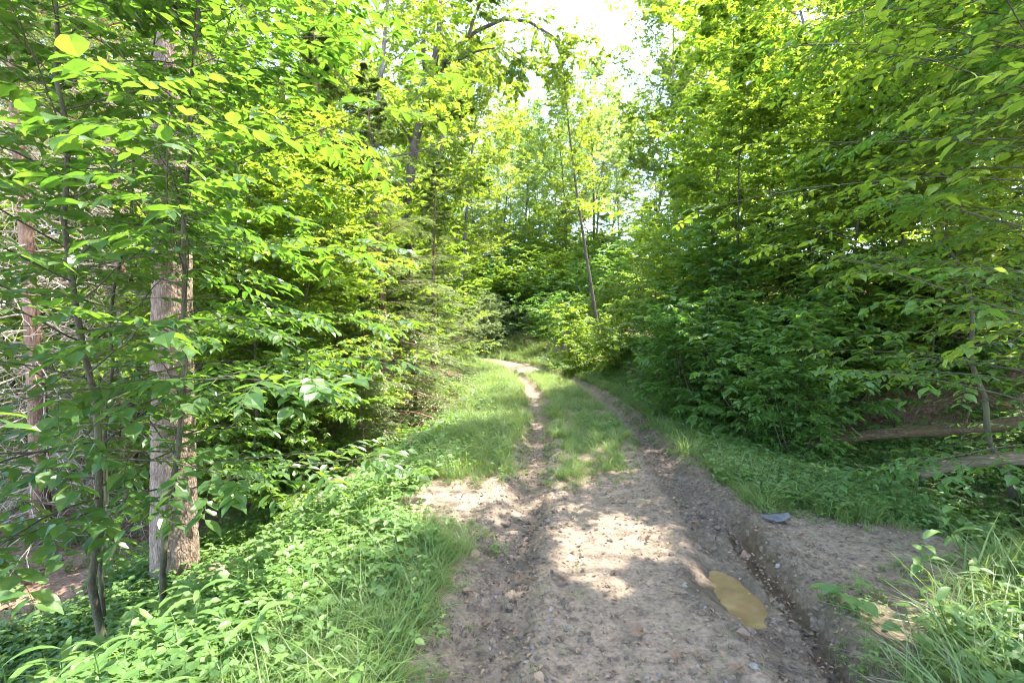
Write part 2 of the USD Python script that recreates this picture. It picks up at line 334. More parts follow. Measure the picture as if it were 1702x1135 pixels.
def paths(rng, p0, d0, L, n, bend=(0, 0, 0), wob=0.1):
    p0, d0 = np.atleast_2d(p0).astype(float), unit(np.atleast_2d(d0).astype(float))
    L = np.atleast_1d(np.asarray(L, float))
    pts = [p0]; d = d0.copy(); p = p0.copy()
    for _ in range(n):
        d = unit(d + np.asarray(bend) / n + rng.normal(0, wob, d.shape))
        p = p + d * (L / n)[:, None]
        pts.append(p)
    return np.stack(pts, 1)

def along(P, t):
    """points and tangents at parameters t (m,k) of paths P (m,n,3)"""
    m, n, _ = P.shape
    x = np.clip(t, 0, 1) * (n - 1)
    i = np.minimum(x.astype(int), n - 2); w = (x - i)[..., None]
    a = np.take_along_axis(P, np.repeat(i[..., None], 3, -1), 1); b = np.take_along_axis(P, np.repeat(i[..., None] + 1, 3, -1), 1)
    return a * (1 - w) + b * w, unit(b - a)

def children(rng, P, L, k, t0, t1, ang, ratio, taper=0.5, lift=0.0, jit=0.15, roll=0.0):
    m = len(P)
    t = np.linspace(t0, t1, k)[None] + rng.uniform(-0.5, 0.5, (m, k)) * (t1 - t0) / max(k, 1)
    p, tan = along(P, t)
    side = unit(np.cross([0, 0, 1.0], tan) + 1e-6)
    up = np.cross(tan, side)
    sg = np.where((np.arange(k) + rng.integers(0, 2, (m, 1))) % 2 == 0, 1.0, -1.0)[..., None]
    ro = rng.normal(0, roll, (m, k, 1)) if roll else 0.0
    s2 = side * np.cos(ro) + up * np.sin(ro) if roll else side
    d = unit(math.cos(ang) * tan + math.sin(ang) * sg * s2 + [0, 0, lift] + rng.normal(0, jit, p.shape))
    ln = np.asarray(L)[:, None] * ratio * (1 - taper * np.clip(t, 0, 1)) * rng.uniform(0.7, 1.2, (m, k))
    return p.reshape(-1, 3), d.reshape(-1, 3), ln.ravel()

T2 = (np.array([(0, 0, 0), (0.42, -0.27, 0.07), (1, 0, -0.06), (0.42, 0.27, 0.07)]), np.array([(0, 1, 2), (0, 2, 3)]))
T6 = (np.array([(0, 0, 0), (0.22, -0.22, 0.05), (0.62, -0.23, 0.04), (1, 0, -0.10), (0.62, 0.23, 0.04), (0.22, 0.22, 0.05), (0.42, 0, -0.02)]),
      np.array([(0, 1, 6), (1, 2, 6), (2, 3, 6), (3, 4, 6), (4, 5, 6), (5, 0, 6)]))
TN = (np.array([(0, 0, 0), (0.5, -0.17, 0), (1, 0, -0.03), (0.5, 0.17, 0)]), np.array([(0, 1, 2), (0, 2, 3)]))
_x = np.array([0.10, 0.22, 0.42, 0.64, 0.84, 1.03]); _w = np.array([0.0, 0.25, 0.33, 0.26, 0.13, 0.0])
_rim = [(0.10, 0, 0)] + [(a, -b, 0.22 * b) for a, b in zip(_x[1:-1], _w[1:-1])] + [(1.03, 0, -0.12)] + [(a, b, 0.22 * b) for a, b in zip(_x[1:-1][::-1], _w[1:-1][::-1])]
_mid = [(0.32, 0, -0.0), (0.68, 0, -0.04)]
_n = len(_rim)
TB = (np.array(_rim + _mid + [(0, 0.008, 0.0), (0, -0.008, 0.0)]),
      np.array([(0, 1, _n), (1, 2, _n), (2, _n + 1, _n), (2, 3, _n + 1), (3, 4, _n + 1), (4, 5, _n + 1), (5, 6, _n + 1), (6, 7, _n + 1), (7, 8, _n + 1), (8, _n, _n + 1), (8, 9, _n), (9, 0, _n), (0, _n + 3, 9), (0, 1, _n + 2)]))

def leaves(rng, T, P, D, N, S):
    """leaf template T at points P along D with up hints N and sizes S -> verts, faces, rnd"""
    D = unit(D); side = unit(np.cross(N, D)); nrm = np.cross(D, side)
    tv, tf = T
    V = P[:, None] + S[:, None, None] * (tv[None, :, 0:1] * D[:, None] + tv[None, :, 1:2] * side[:, None] + tv[None, :, 2:3] * nrm[:, None])
    F = tf[None] + (np.arange(len(P)) * len(tv))[:, None, None]
    return V.reshape(-1, 3), F.reshape(-1, 3), np.repeat(rng.uniform(0, 1, len(P)), len(tv))

def leaf_set(rng, P, L, k, size, tilt=0.25, droop=0.25, ang=0.9, t0=0.15):
    p, d, _ = children(rng, P, L, k, t0, 1.0, ang, 1, jit=0.2)
    d = unit(d + [0, 0, -droop])
    n = np.array([0, 0, 1.0]) + rng.normal(0, tilt, p.shape)
    return p, d, n, size * np.clip(rng.normal(0.92, 0.24, len(p)), 0.4, 1.5)

def radii(P, r0, r1=0.25, p=1.0):
    n = P.shape[1]
    return np.asarray(r0)[:, None] * (1 - (1 - r1) * np.linspace(0, 1, n)[None] ** p)

def grow(seed, trunk, r, k1, t1, elev, len1, k2, k3, kl, lsize, T=T2, prof=None, bend1=(0, 0, 0), ang2=0.95, ratio2=0.45, ratio3=0.5, tilt=0.3, droop=0.25, roll=0.3, wob=0.08, sides=9, lift=0.0, r1f=0.35, top=0.2, flare=0.0, level2wood=True, curve3=True):
    """trunk: (m,n,3) stems. Returns dict(trunk, branches(list of L1 pieces), twig mesh, leaf arrays)."""
    rng = np.random.default_rng(seed)
    m, n, _ = trunk.shape
    Rt = radii(trunk, np.full(m, r), top)
    if flare:
        t = np.linspace(0, 1, n); Rt = Rt * (1 + flare * np.exp(-t * 30))[None]
    L = np.linalg.norm(np.diff(trunk, axis=1), axis=2).sum(1)
    k = k1
    t = np.linspace(t1, 0.985, k)[None] + rng.uniform(-0.5, 0.5, (m, k)) * (0.985 - t1) / k
    t = np.clip(t, 0.02, 0.99)
    p, tan = along(trunk, t)
    az = (np.arange(k) * 2.399 + rng.uniform(0, 6.28, (m, 1)) + rng.normal(0, 0.4, (m, k)))
    el = elev[0] + (elev[1] - elev[0]) * (t - t1) / (1 - t1) + rng.normal(0, 0.12, (m, k))
    d = np.stack([np.cos(az) * np.cos(el), np.sin(az) * np.cos(el), np.sin(el)], -1)
    u = (t - t1) / (1 - t1)
    pr = prof(u) if prof else (1 - u) ** 0.7 * 0.85 + 0.15
    ln = len1 * pr * rng.uniform(0.65, 1.2, (m, k))
    P1 = paths(rng, p.reshape(-1, 3), d.reshape(-1, 3), ln.ravel(), 6, bend1, wob)
    L1 = ln.ravel()
    rr = np.interp(t.ravel() * 1.0, np.linspace(0, 1, n), Rt[0]) * r1f
    R1 = radii(P1, np.minimum(rr, L1 * 0.02), 0.2)
    out = dict(trunk=tubes(trunk, Rt, sides), P1=P1, R1=R1)
    q, dq, lq = children(rng, P1, L1, k2, 0.18, 1.0, ang2, ratio2, taper=0.55, jit=0.12, roll=roll, lift=lift)
    P2 = paths(rng, q, dq, lq, 4, bend1, wob)
    R2 = radii(P2, np.maximum(0.002, np.minimum(lq * 0.010, np.repeat(R1[:, 2], k2) * 0.5)), 0.3)
    src, ls = P2, lq
    out['twigs'] = tubes(P2, R2, 3) if level2wood else None
    if k3:
        q, dq, lq3 = children(rng, P2, lq, k3, 0.15, 1.0, 0.8, ratio3, taper=0.4, jit=0.15, roll=roll, lift=lift)
        P3 = paths(rng, q, dq, lq3, 2, (0, 0, -0.1), wob)
        src, ls = P3, lq3
    lp, ld, lnm, lsz = leaf_set(rng, src, ls, kl, lsize, tilt, droop)
    if k3:                                          # a few on the second level too
        a = leaf_set(rng, P2, lq, max(2, kl // 2), lsize, tilt, droop)
        lp, ld, lnm, lsz = np.vstack([lp, a[0]]), np.vstack([ld, a[1]]), np.vstack([lnm, a[2]]), np.concatenate([lsz, a[3]])
    out['leaf'] = (lp, ld, lnm, lsz)
    out['rng'] = rng
    return out

def straight(rng, h, n=10, lean=(0, 0), wob=0.03, m=1, spread=0.0):
    d = np.array([[lean[0], lean[1], 1.0]]) + (rng.normal(0, spread, (m, 3)) if spread else 0)
    p0 = np.zeros((m, 3)); p0[:, 2] = -0.15
    if spread:
        p0[:, :2] = rng.normal(0, 0.12, (m, 2))
    return paths(rng, p0, d, np.full(m, h) * (rng.uniform(0.7, 1.05, m) if m > 1 else 1), n, (0, 0, 0.1), wob)

KINDS = {}
def make_kind(name, g, T, bark, leaf, crown='crown', big=0):
    path = f'/World/{name}_kind'
    stage.CreateClassPrim(path)
    put(path, 'trunk', *g['trunk'], M[bark], smooth=True)
    wood = [tubes(g['P1'], g['R1'], 5)] + ([g['twigs']] if g['twigs'] is not None else [])
    put(path, 'branches', *join(wood), M[bark], smooth=True)
    lp, ld, ln, ls = g['leaf']
    if big:
        pick = g['rng'].choice(len(lp), big, replace=False)
        keep = np.ones(len(lp), bool); keep[pick] = False
        for j in pick:
            w = leaves(g['rng'], TB, lp[j:j + 1], ld[j:j + 1], ln[j:j + 1], ls[j:j + 1] * 1.05)
            put(path, 'leaf', w[0], w[1], M[leaf], rnd=w[2])
        lp, ld, ln, ls = lp[keep], ld[keep], ln[keep], ls[keep]
    w = leaves(g['rng'], T, lp, ld, ln, ls)
    put(path, 'foliage' if big else crown, w[0], w[1], M[leaf], rnd=w[2], kind='stuff' if big else None)
    KINDS[name] = path

def plant(name, kind, x, y, rz, sc, label, cat, group=None, tilt=(0, 0), sz=None):
    pr = UsdGeom.Xform.Define(stage, numbered('/World', name))
    pr.AddTranslateOp().Set((float(x), float(y), float(H(x, y, False)) - 0.03))
    pr.AddRotateXYZOp().Set((tilt[0], tilt[1], 0))
    pr.AddRotateZOp().Set(rz)
    pr.AddScaleOp().Set((sc, sc, sz or sc))
    p = pr.GetPrim()
    p.GetReferences().AddInternalReference(KINDS[kind])
    p.SetInstanceable(True)
    return tag(p, label, cat, group)

def dome_prof(u):
    return np.sqrt(np.clip(1 - (1.9 * (u - 0.38)) ** 2 * 0.62, 0.04, 1)) * 0.95 + 0.05
def broad_prof(u):
    return np.sqrt(np.clip(1 - (u - 0.15) ** 2 / 0.78, 0.03, 1))

R_ = np.random.default_rng
# tall canopy trees
for n, sd, lf in (('oak', 1, 'leaf_canopy'), ('tulip', 2, 'leaf_canopy'), ('maple', 3, 'leaf_yellow')):
    g = grow(sd, straight(R_(sd), 18, 14, (0.02, 0.01), 0.03), 0.17, 34, 0.34, (0.35, 1.0), 4.3, 10, 6, 11, 0.18, prof=dome_prof, bend1=(0, 0, 0.15), tilt=0.6, droop=0.35, roll=0.7, wob=0.12, lift=0.1, top=0.08, flare=0.5)
    make_kind(f'{n}_tree', g, T2, 'bark_grey' if n != 'oak' else 'bark_dark', lf)
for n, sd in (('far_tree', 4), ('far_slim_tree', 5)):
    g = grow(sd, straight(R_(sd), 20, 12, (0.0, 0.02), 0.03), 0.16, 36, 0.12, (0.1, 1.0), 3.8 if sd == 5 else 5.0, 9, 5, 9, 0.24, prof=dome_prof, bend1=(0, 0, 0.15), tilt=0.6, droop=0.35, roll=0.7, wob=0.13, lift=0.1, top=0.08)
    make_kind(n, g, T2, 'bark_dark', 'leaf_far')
g = grow(6, straight(R_(6), 14, 12, (0.0, 0.0), 0.02), 0.10, 30, 0.45, (0.2, 1.0), 1.9, 8, 4, 8, 0.15, prof=dome_prof, bend1=(0, 0, 0.1), tilt=0.6, droop=0.35, roll=0.7, wob=0.13, lift=0.1, top=0.15)
make_kind('slim_tree', g, T2, 'bark_dark', 'leaf_canopy')
g = grow(7, straight(R_(7), 14, 12, (0.0, 0.0), 0.03), 0.062, 34, 0.45, (0.2, 1.0), 2.1, 8, 4, 9, 0.13, prof=dome_prof, bend1=(0, 0, 0.1), tilt=0.5, droop=0.35, roll=0.6, wob=0.13, lift=0.1, top=0.3)
make_kind('slender_tree', g, T2, 'bark_dark', 'leaf_under')
# understory
for n, sd in (('beech_sapling', 11), ('cherry_sapling', 12), ('birch_sapling', 13)):
    g = grow(sd, straight(R_(sd), 6.2, 10, (0.05, 0.0), 0.05), 0.035, 38, 0.07, (0.30, 0.9), 2.0, 10, 5, 11, 0.083, T=T6, prof=broad_prof, bend1=(0, 0, -0.25), tilt=0.3, droop=0.25, roll=0.25, wob=0.1, top=0.15)
    make_kind(n, g, T6, 'bark_sap', 'leaf_under')
# shrubs of the right bank with large leaves
for n, sd, mat, sz in (('leafy_shrub', 21, 'leaf_thicket', 0.125), ('bushy_shrub', 22, 'leaf_thicket', 0.10), ('bright_shrub', 23, 'leaf_under', 0.11)):
    g = grow(sd, straight(R_(sd), 2.6, 6, m=6, spread=0.22, wob=0.08), 0.014, 13, 0.10, (0.4, 0.9), 0.95, 7, 0, 9, sz, T=T6, prof=broad_prof, bend1=(0, 0, -0.3), tilt=0.3, droop=0.25, roll=0.3, wob=0.1, sides=6)
    make_kind(n, g, T6, 'bark_sap', mat, big=120 if sd < 23 else 0)
g = grow(25, straight(R_(25), 3.2, 6, m=8, spread=0.3, wob=0.1), 0.02, 10, 0.1, (0.3, 1.0), 1.1, 7, 4, 6, 0.085, T=T2, prof=broad_prof, bend1=(0, 0, -0.3), tilt=0.6, droop=0.3, roll=0.6, wob=0.12, sides=6)
make_kind('rounded_shrub', g, T2, 'bark_brown', 'leaf_pale')
# hemlocks
for n, sd in (('hemlock', 31), ('young_hemlock', 32)):
    h = 11 if sd == 31 else 5.5
    g = grow(sd, straight(R_(sd), h, 12, wob=0.015), 0.14 if sd == 31 else 0.07, 84 if sd == 31 else 56, 0.05, (-0.05, 0.7), 2.7 if sd == 31 else 2.0, 16, 6, 12, 0.062, T=TN, prof=lambda u: (1 - u) ** 0.8 * 0.95 + 0.05, bend1=(0, 0, -0.45), tilt=0.25, droop=0.3, ang2=1.0, ratio2=0.42, ratio3=0.42, roll=0.15, wob=0.06, top=0.06)
    make_kind(n, g, TN, 'bark_brown', 'needle')

# bare dead lower branches with a green top
def dead_kind(name, sd):
    rng = R_(sd)
    path = f'/World/{name}_kind'; stage.CreateClassPrim(path)
    tr = straight(rng, 13, 12, (0.01, 0.0), 0.015)
    put(path, 'trunk', *tubes(tr, radii(tr, np.array([0.13]), 0.1), 9), M['bark_brown'], smooth=True)
    k = 85
    t = np.linspace(0.03, 0.55, k)[None] + rng.uniform(-0.01, 0.01, (1, k))
    p, _ = along(tr, t)
    az = np.arange(k) * 2.399 + rng.normal(0, 0.3, k); el = rng.normal(0.05, 0.18, k)
    d = np.stack([np.cos(az) * np.cos(el), np.sin(az) * np.cos(el), np.sin(el)], -1)
    ln = rng.uniform(0.9, 2.5, k)
    P1 = paths(rng, p[0], d, ln, 7, (0, 0, -0.75), 0.08)
    q, dq, lq = children(rng, P1, ln, 11, 0.15, 1.0, 0.9, 0.42, taper=0.4, jit=0.25, roll=0.5)
    P2 = paths(rng, q, dq, lq, 4, (0, 0, -0.5), 0.18)
    q3, dq3, l3 = children(rng, P2, lq, 4, 0.2, 1.0, 0.9, 0.45, jit=0.3, roll=0.6)
    P3 = paths(rng, q3, dq3, l3, 2, (0, 0, -0.3), 0.2)
    put(path, 'dead_branches', *join([tubes(P1, radii(P1, np.full(k, 0.013), 0.25), 4), tubes(P2, radii(P2, np.full(len(P2), 0.0055), 0.4), 3), tubes(P3, radii(P3, np.full(len(P3), 0.0032), 0.5), 3)]), M['dead_wood'], smooth=True)
    g = grow(sd + 1, tr, 0.13, 40, 0.58, (0.0, 0.7), 2.3, 12, 5, 8, 0.06, T=TN, prof=lambda u: (1 - u) ** 0.8 * 0.95 + 0.05, bend1=(0, 0, -0.45), tilt=0.25, droop=0.3, roll=0.15, wob=0.06)
    put(path, 'branches', *join([tubes(g['P1'], g['R1'], 4), g['twigs']]), M['bark_brown'], smooth=True)
    w = leaves(g['rng'], TN, *g['leaf'])
    put(path, 'crown', w[0], w[1], M['needle'], rnd=w[2])
    KINDS[name] = path
dead_kind('spruce', 41)

def W(px, D):
    return (px - 851) / FPX * D

# ------------------------------------------------------------------ trees placed
rs = R_(5)
def P(name, kind, px, D, sc, label, cat='tree', group=None, tilt=(0, 0), sz=None):
    return plant(name, kind, W(px, D), D, rs.uniform(0, 360), sc, label, cat, group, tilt, sz)

# left side
P('spruce_tree', 'spruce', 60, 7.2, 1.0, 'conifer with bare pale dead lower branches at the far left edge')
P('spruce_tree', 'spruce', 212, 8.2, 0.95, 'conifer with reddish brown trunk and bare dead branches left of the pale trunk')
P('spruce_tree', 'spruce', -60, 10.0, 1.1, 'dead branched conifer half cut off by the left edge of the photo')
P('spruce_tree', 'spruce', 330, 12.0, 1.1, 'dead branched conifer standing behind the big pale trunk')
P('beech_sapling', 'beech_sapling', 415, 7.2, 0.95, 'young small leaved tree right of the big pale trunk', 'sapling')
P('beech_sapling', 'cherry_sapling', 520, 9.0, 1.1, 'sunlit small leaved young tree between the pale trunk and the hemlocks', 'sapling')
P('beech_sapling', 'birch_sapling', 350, 9.5, 1.15, 'young leafy tree behind the big pale trunk', 'sapling')
P('beech_sapling', 'beech_sapling', 130, 10.5, 1.1, 'young leafy tree among the dead branches at far left', 'sapling')
P('hemlock_tree', 'hemlock', 640, 11.0, 0.80, 'drooping dark hemlock beside the left verge of the track')
P('hemlock_tree', 'hemlock', 545, 13.5, 1.02, 'tall feathery hemlock rising behind the small leaved saplings')
P('hemlock_tree', 'young_hemlock', 690, 12.5, 0.85, 'low young hemlock overhanging the grassy left verge')
P('hemlock_tree', 'young_hemlock', 600, 8.6, 0.62, 'short young hemlock at the foot of the left bank')
P('hemlock_tree', 'hemlock', 720, 17.0, 0.72, 'hemlock farther along the left verge near the bend')
P('maple_tree', 'maple_tree', 612, 17.0, 1.0, 'tall maple with yellow green crown and pale trunk left of the sky gap')
P('maple_tree', 'oak_tree', 450, 19.0, 1.05, 'tall tree with dense crown at the upper left')
P('maple_tree', 'tulip_tree', 250, 16.0, 1.0, 'tall canopy tree behind the saplings at upper left')
P('maple_tree', 'tulip_tree', 80, 18.0, 1.0, 'tall canopy tree at the far upper left corner')
P('forest_edge_tree', 'tulip_tree', 765, 34.0, 1.1, 'tall leafy tree closing the left side of the sky gap')
P('forest_edge_tree', 'tulip_tree', 700, 30.0, 1.05, 'tall leafy tree behind the oak with the arched limb')
P('maple_tree', 'maple_tree', 520, 26.0, 1.0, 'yellow green maple behind the feathery hemlock')
# right side
P('leaning_tree', 'slim_tree', 998, 20.0, 0.82, 'slender dark tree leaning left beside the sky gap', tilt=(0, -10))
P('tall_tree', 'tulip_tree', 1125, 38.0, 1.3, 'tall yellow green tree right of the sky gap')
P('tall_tree', 'maple_tree', 1195, 43.0, 1.45, 'bright yellow green tree behind the thin dark sapling trunk')
P('tall_tree', 'maple_tree', 1075, 39.0, 1.05, 'tree with airy crown far up the right side of the track')
P('thin_sapling_tree', 'cherry_sapling', 1165, 12.0, 1.35, 'tall thin sapling with straight grey trunk above the right thicket', 'sapling')
P('tall_tree', 'tulip_tree', 1395, 25.0, 1.1, 'leaning tall tree with dark trunk at the upper right', tilt=(0, -6))
P('tall_tree', 'maple_tree', 1240, 40.0, 1.4, 'sunlit canopy tree on the right hillside')
P('tall_tree', 'oak_tree', 1600, 21.0, 1.0, 'shady canopy tree on the right hillside near the edge')
P('tall_tree', 'tulip_tree', 1790, 19.0, 0.9, 'canopy tree at the far right edge of the hillside')
P('hillside_sapling', 'beech_sapling', 1090, 15.0, 0.7, 'bright young tree on the right bank beyond the bright shrub', 'sapling')
P('hillside_sapling', 'birch_sapling', 1235, 10.5, 0.95, 'young tree in the middle of the right thicket', 'sapling')
P('hillside_sapling', 'cherry_sapling', 1340, 9.5, 1.0, 'layered young tree behind the right thicket', 'sapling')
P('hillside_sapling', 'beech_sapling', 1460, 8.8, 1.0, 'layered young tree above the fallen logs', 'sapling')
P('hillside_sapling', 'birch_sapling', 1590, 9.5, 1.05, 'shaded young tree on the slope above the logs', 'sapling')
P('hillside_sapling', 'cherry_sapling', 1700, 8.0, 1.0, 'shaded young tree at the right edge of the slope', 'sapling')
P('hillside_sapling', 'beech_sapling', 1290, 14.0, 1.2, 'young tree high on the right hillside', 'sapling')
P('slim_tree', 'slender_tree', 1500, 8.3, 1.0, 'slim straight tree with a high crown rising through the right thicket', sz=1.0)
# shrubs
for px, D, sc, k, lb in ((965, 17.5, 1.15, 'bright_shrub', 'bright yellow green shrub where the right bank meets the bend'), (1035, 15.5, 0.95, 'bright_shrub', 'sunlit shrub behind the shady end of the thicket'),
                         (1110, 11.0, 0.85, 'bushy_shrub', 'low dark shrub at the left end of the right thicket'), (1150, 8.6, 0.9, 'leafy_shrub', 'shrub with grey stems by the right verge'),
                         (1215, 8.0, 0.95, 'bushy_shrub', 'dense shrub in the thicket right of the grey stems'), (1270, 7.0, 0.85, 'leafy_shrub', 'large leaved shrub nearest the right verge'),
                         (1350, 7.4, 0.95, 'bushy_shrub', 'dark leafy shrub behind the left end of the fallen log'), (1420, 8.0, 1.0, 'leafy_shrub', 'shrub on the slope above the log'),
                         (1180, 10.5, 1.1, 'leafy_shrub', 'tall shrub at the back of the right thicket'), (1290, 9.5, 1.2, 'bushy_shrub', 'tall dark shrub deep in the right thicket'),
                         (1540, 8.0, 0.95, 'bushy_shrub', 'shaded shrub on the slope behind the bare bent stem'), (1660, 7.4, 0.95, 'leafy_shrub', 'shaded shrub on the slope at the right edge'),
                         (1320, 6.3, 0.6, 'leafy_shrub', 'low leafy shrub in front of the dark shrub at the log')):
    P('thicket_shrub', k, px, D, sc, lb, 'shrub')
P('rounded_shrub', 'rounded_shrub', 800, 29.5, 1.45, 'rounded pale green shrub at the end of the straight track', 'shrub')
P('rounded_shrub', 'rounded_shrub', 762, 27.0, 0.95, 'lower pale shrub left of the rounded one at the bend', 'shrub')
P('rounded_shrub', 'rounded_shrub', 850, 33.5, 0.9, 'dark shaded shrub at the bend right of the rounded shrub', 'shrub')
# shade trees overhead on the right, out of the frame
for x, y, sc, k, lb in ((6.9, 5.3, 0.50, 'tulip_tree', 'small canopy tree up the slope right of the logs'), (6.8, -0.8, 0.70, 'maple_tree', 'canopy tree on the right just behind the camera'), (5.2, -3.0, 0.8, 'oak_tree', 'canopy tree beside the track behind the camera')):
    plant('shade_tree', k, x, y, rs.uniform(0, 360), sc, lb, 'tree')
for px, D, sc in [(450, 8.2, .95), (565, 9.8, .9), (620, 13, 1.0), (385, 8.6, 1.0), (300, 7.4, .8), (480, 11.5, 1.2), (230, 11.5, 1.2), (40, 9, 1.0), (660, 19, 1.2), (730, 23, 1.2), (590, 17, 1.3), (330, 14, 1.3), (150, 14, 1.3), (-40, 12, 1.2),
                  (1130, 13, .75), (1190, 15, .9), (1300, 8.6, .8), (1400, 8.2, .85), (1540, 7.6, .8), (1650, 8.6, 1.0), (1745, 9.5, 1.1), (1230, 24, 1.2), (1300, 19, 1.2), (1160, 30, 1.4), (1090, 33, 1.4), (1500, 16, 1.4)]:
    P('forest_sapling', ['beech_sapling', 'cherry_sapling', 'birch_sapling'][rs.integers(0, 3)], px, D, sc, 'slender young broadleaf tree with thin horizontal sprays crowding the woods', 'sapling', group='young broadleaf trees crowding the woods', tilt=(rs.normal(0, 3), rs.normal(0, 3)))
for px, D, sc, k in [(690, 27, 1.3, 'bushy_shrub'), (725, 31, 1.6, 'bushy_shrub'), (775, 36, 2.0, 'bushy_shrub'), (820, 38, 2.0, 'bushy_shrub'), (870, 36, 1.8, 'bushy_shrub'), (905, 30, 1.3, 'bushy_shrub'), (930, 26, 1.2, 'bushy_shrub'), (960, 33, 1.8, 'bushy_shrub'), (1010, 24, 1.1, 'bright_shrub'),
                     (640, 30, 1.8, 'bushy_shrub'), (580, 27, 1.8, 'bushy_shrub'), (500, 24, 1.8, 'bushy_shrub'), (420, 22, 1.8, 'bushy_shrub'), (320, 20, 1.7, 'bushy_shrub'), (220, 19, 1.7, 'bushy_shrub'), (110, 18, 1.7, 'bushy_shrub'), (0, 16, 1.7, 'bushy_shrub'), (1050, 27, 1.8, 'bushy_shrub'), (1110, 24, 1.8, 'bushy_shrub'), (850, 42, 2.4, 'bushy_shrub'), (790, 44, 2.4, 'bushy_shrub'), (900, 42, 2.4, 'bushy_shrub'), (740, 40, 2.2, 'bushy_shrub'), (800, 34, 2.0, 'bright_shrub'), (840, 36, 2.2, 'bright_shrub'), (880, 38, 2.6, 'bright_shrub'), (920, 36, 2.4, 'bright_shrub'), (760, 48, 3.2, 'bright_shrub'), (820, 50, 3.2, 'bright_shrub'), (880, 50, 3.2, 'bright_shrub'), (950, 48, 3.2, 'bright_shrub'), (1020, 42, 3.0, 'bright_shrub'), (700, 46, 3.0, 'bright_shrub'), (640, 40, 2.8, 'bright_shrub'), (980, 38, 2.4, 'bright_shrub')]:
    P('forest_shrub', k, px, D, sc, 'leafy shrub filling the ground layer of the woods', 'shrub', group='shrubs filling the ground layer of the woods')
# background
bk = R_(77)
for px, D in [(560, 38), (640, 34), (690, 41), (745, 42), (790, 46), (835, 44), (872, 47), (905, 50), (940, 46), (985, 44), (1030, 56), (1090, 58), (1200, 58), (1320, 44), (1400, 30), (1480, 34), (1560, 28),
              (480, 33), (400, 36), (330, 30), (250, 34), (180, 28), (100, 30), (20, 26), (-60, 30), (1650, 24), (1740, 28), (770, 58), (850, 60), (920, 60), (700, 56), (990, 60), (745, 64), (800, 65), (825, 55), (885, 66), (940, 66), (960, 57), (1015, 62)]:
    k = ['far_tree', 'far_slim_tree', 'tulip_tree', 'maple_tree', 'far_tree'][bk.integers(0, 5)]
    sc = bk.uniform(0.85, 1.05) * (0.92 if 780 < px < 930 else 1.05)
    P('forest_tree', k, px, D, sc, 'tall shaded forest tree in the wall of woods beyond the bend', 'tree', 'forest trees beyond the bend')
for px, D in [(540, 22), (470, 15), (390, 20), (290, 18), (180, 16), (60, 14), (700, 28), (640, 23), (1200, 30), (1290, 29), (1380, 20), (1480, 20), (1580, 15), (1680, 17), (745, 33), (900, 41), (950, 42), (1000, 40), (780, 38), (700, 38), (750, 45), (850, 49), (1040, 46)]:
    k = ['beech_sapling', 'cherry_sapling', 'birch_sapling'][bk.integers(0, 3)]
    P('understory_tree', k, px, D, bk.uniform(1.1, 1.6), 'small leafy understory tree filling the woods between taller trunks', 'tree', 'understory trees in the background woods')

# ------------------------------------------------------------------ unique trees
def cut(px, py, D):
    return np.array([(px - 851) / FPX * D, D, EYE - (py - HOR) / FPX * D])

def to_pix(p):
    return 851 + p[:, 0] / p[:, 1] * FPX, HOR - (p[:, 2] - EYE) / p[:, 1] * FPX

def curve_pts(pts, n, kink=0.0):
    pts = np.asarray(pts, float)
    t = np.r_[0, np.cumsum(np.linalg.norm(np.diff(pts, axis=0), axis=1))]; u = np.linspace(0, t[-1], n)
    from scipy.interpolate import PchipInterpolator
    c = PchipInterpolator(t, pts)(u)
    if kink:
        c[1:] += kink * (meshkit.noise(np.stack([np.stack([u[1:] * 2.3, 0 * u[1:] + k * 7 + abs(pts[0][0]) * 5, 0 * u[1:]], -1) for k in range(3)], 1), 3) - 0.5) * [1, 1, 0.2]
    return c[None]

def thing(name, label, cat, group=None):
    x = UsdGeom.Xform.Define(stage, numbered('/World', name))
    tag(x.GetPrim(), label, cat, group)
    return str(x.GetPath())

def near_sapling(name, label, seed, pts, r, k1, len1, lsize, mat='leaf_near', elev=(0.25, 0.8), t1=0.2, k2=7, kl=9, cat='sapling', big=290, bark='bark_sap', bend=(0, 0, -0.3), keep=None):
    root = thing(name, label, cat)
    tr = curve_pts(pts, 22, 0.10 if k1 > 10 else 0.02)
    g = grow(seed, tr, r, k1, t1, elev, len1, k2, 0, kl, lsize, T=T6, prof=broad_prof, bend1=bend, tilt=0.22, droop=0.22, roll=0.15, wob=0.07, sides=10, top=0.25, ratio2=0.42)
    rng = g['rng']
    put(root, 'trunk', *g['trunk'], M[bark], smooth=True)
    for j in range(len(g['P1'])):
        tip = g['P1'][j]
        if tip[:, 1].min() < 0.7:
            continue
        put(root, 'branch', *tubes(g['P1'][j:j + 1], g['R1'][j:j + 1], 6), M[bark], smooth=True)
    put(root, 'twigs', *g['twigs'], M[bark], smooth=True, kind='stuff')
    lp, ld, ln, ls = g['leaf']
    ok = lp[:, 1] > 0.9
    if keep is not None:
        ok &= keep(lp)
    lp, ld, ln, ls = lp[ok], ld[ok], ln[ok], ls[ok]
    u, w = to_pix(lp)
    vis = (u > -20) & (u < 1722) & (w > -20) & (w < 1155)
    score = np.where(vis, ls / lp[:, 1], 0)
    order = np.argsort(-score)[:big]
    rest = np.ones(len(lp), bool); rest[order] = False
    for j in order:
        w_ = leaves(rng, TB, lp[j:j + 1], ld[j:j + 1], ln[j:j + 1], ls[j:j + 1])
        put(root, 'leaf', w_[0], w_[1], M[mat], rnd=w_[2])
    if rest.any():
        w_ = leaves(rng, T6, lp[rest], ld[rest], ln[rest], ls[rest])
        put(root, 'foliage', w_[0], w_[1], M[mat], rnd=w_[2], kind='stuff')
    return root

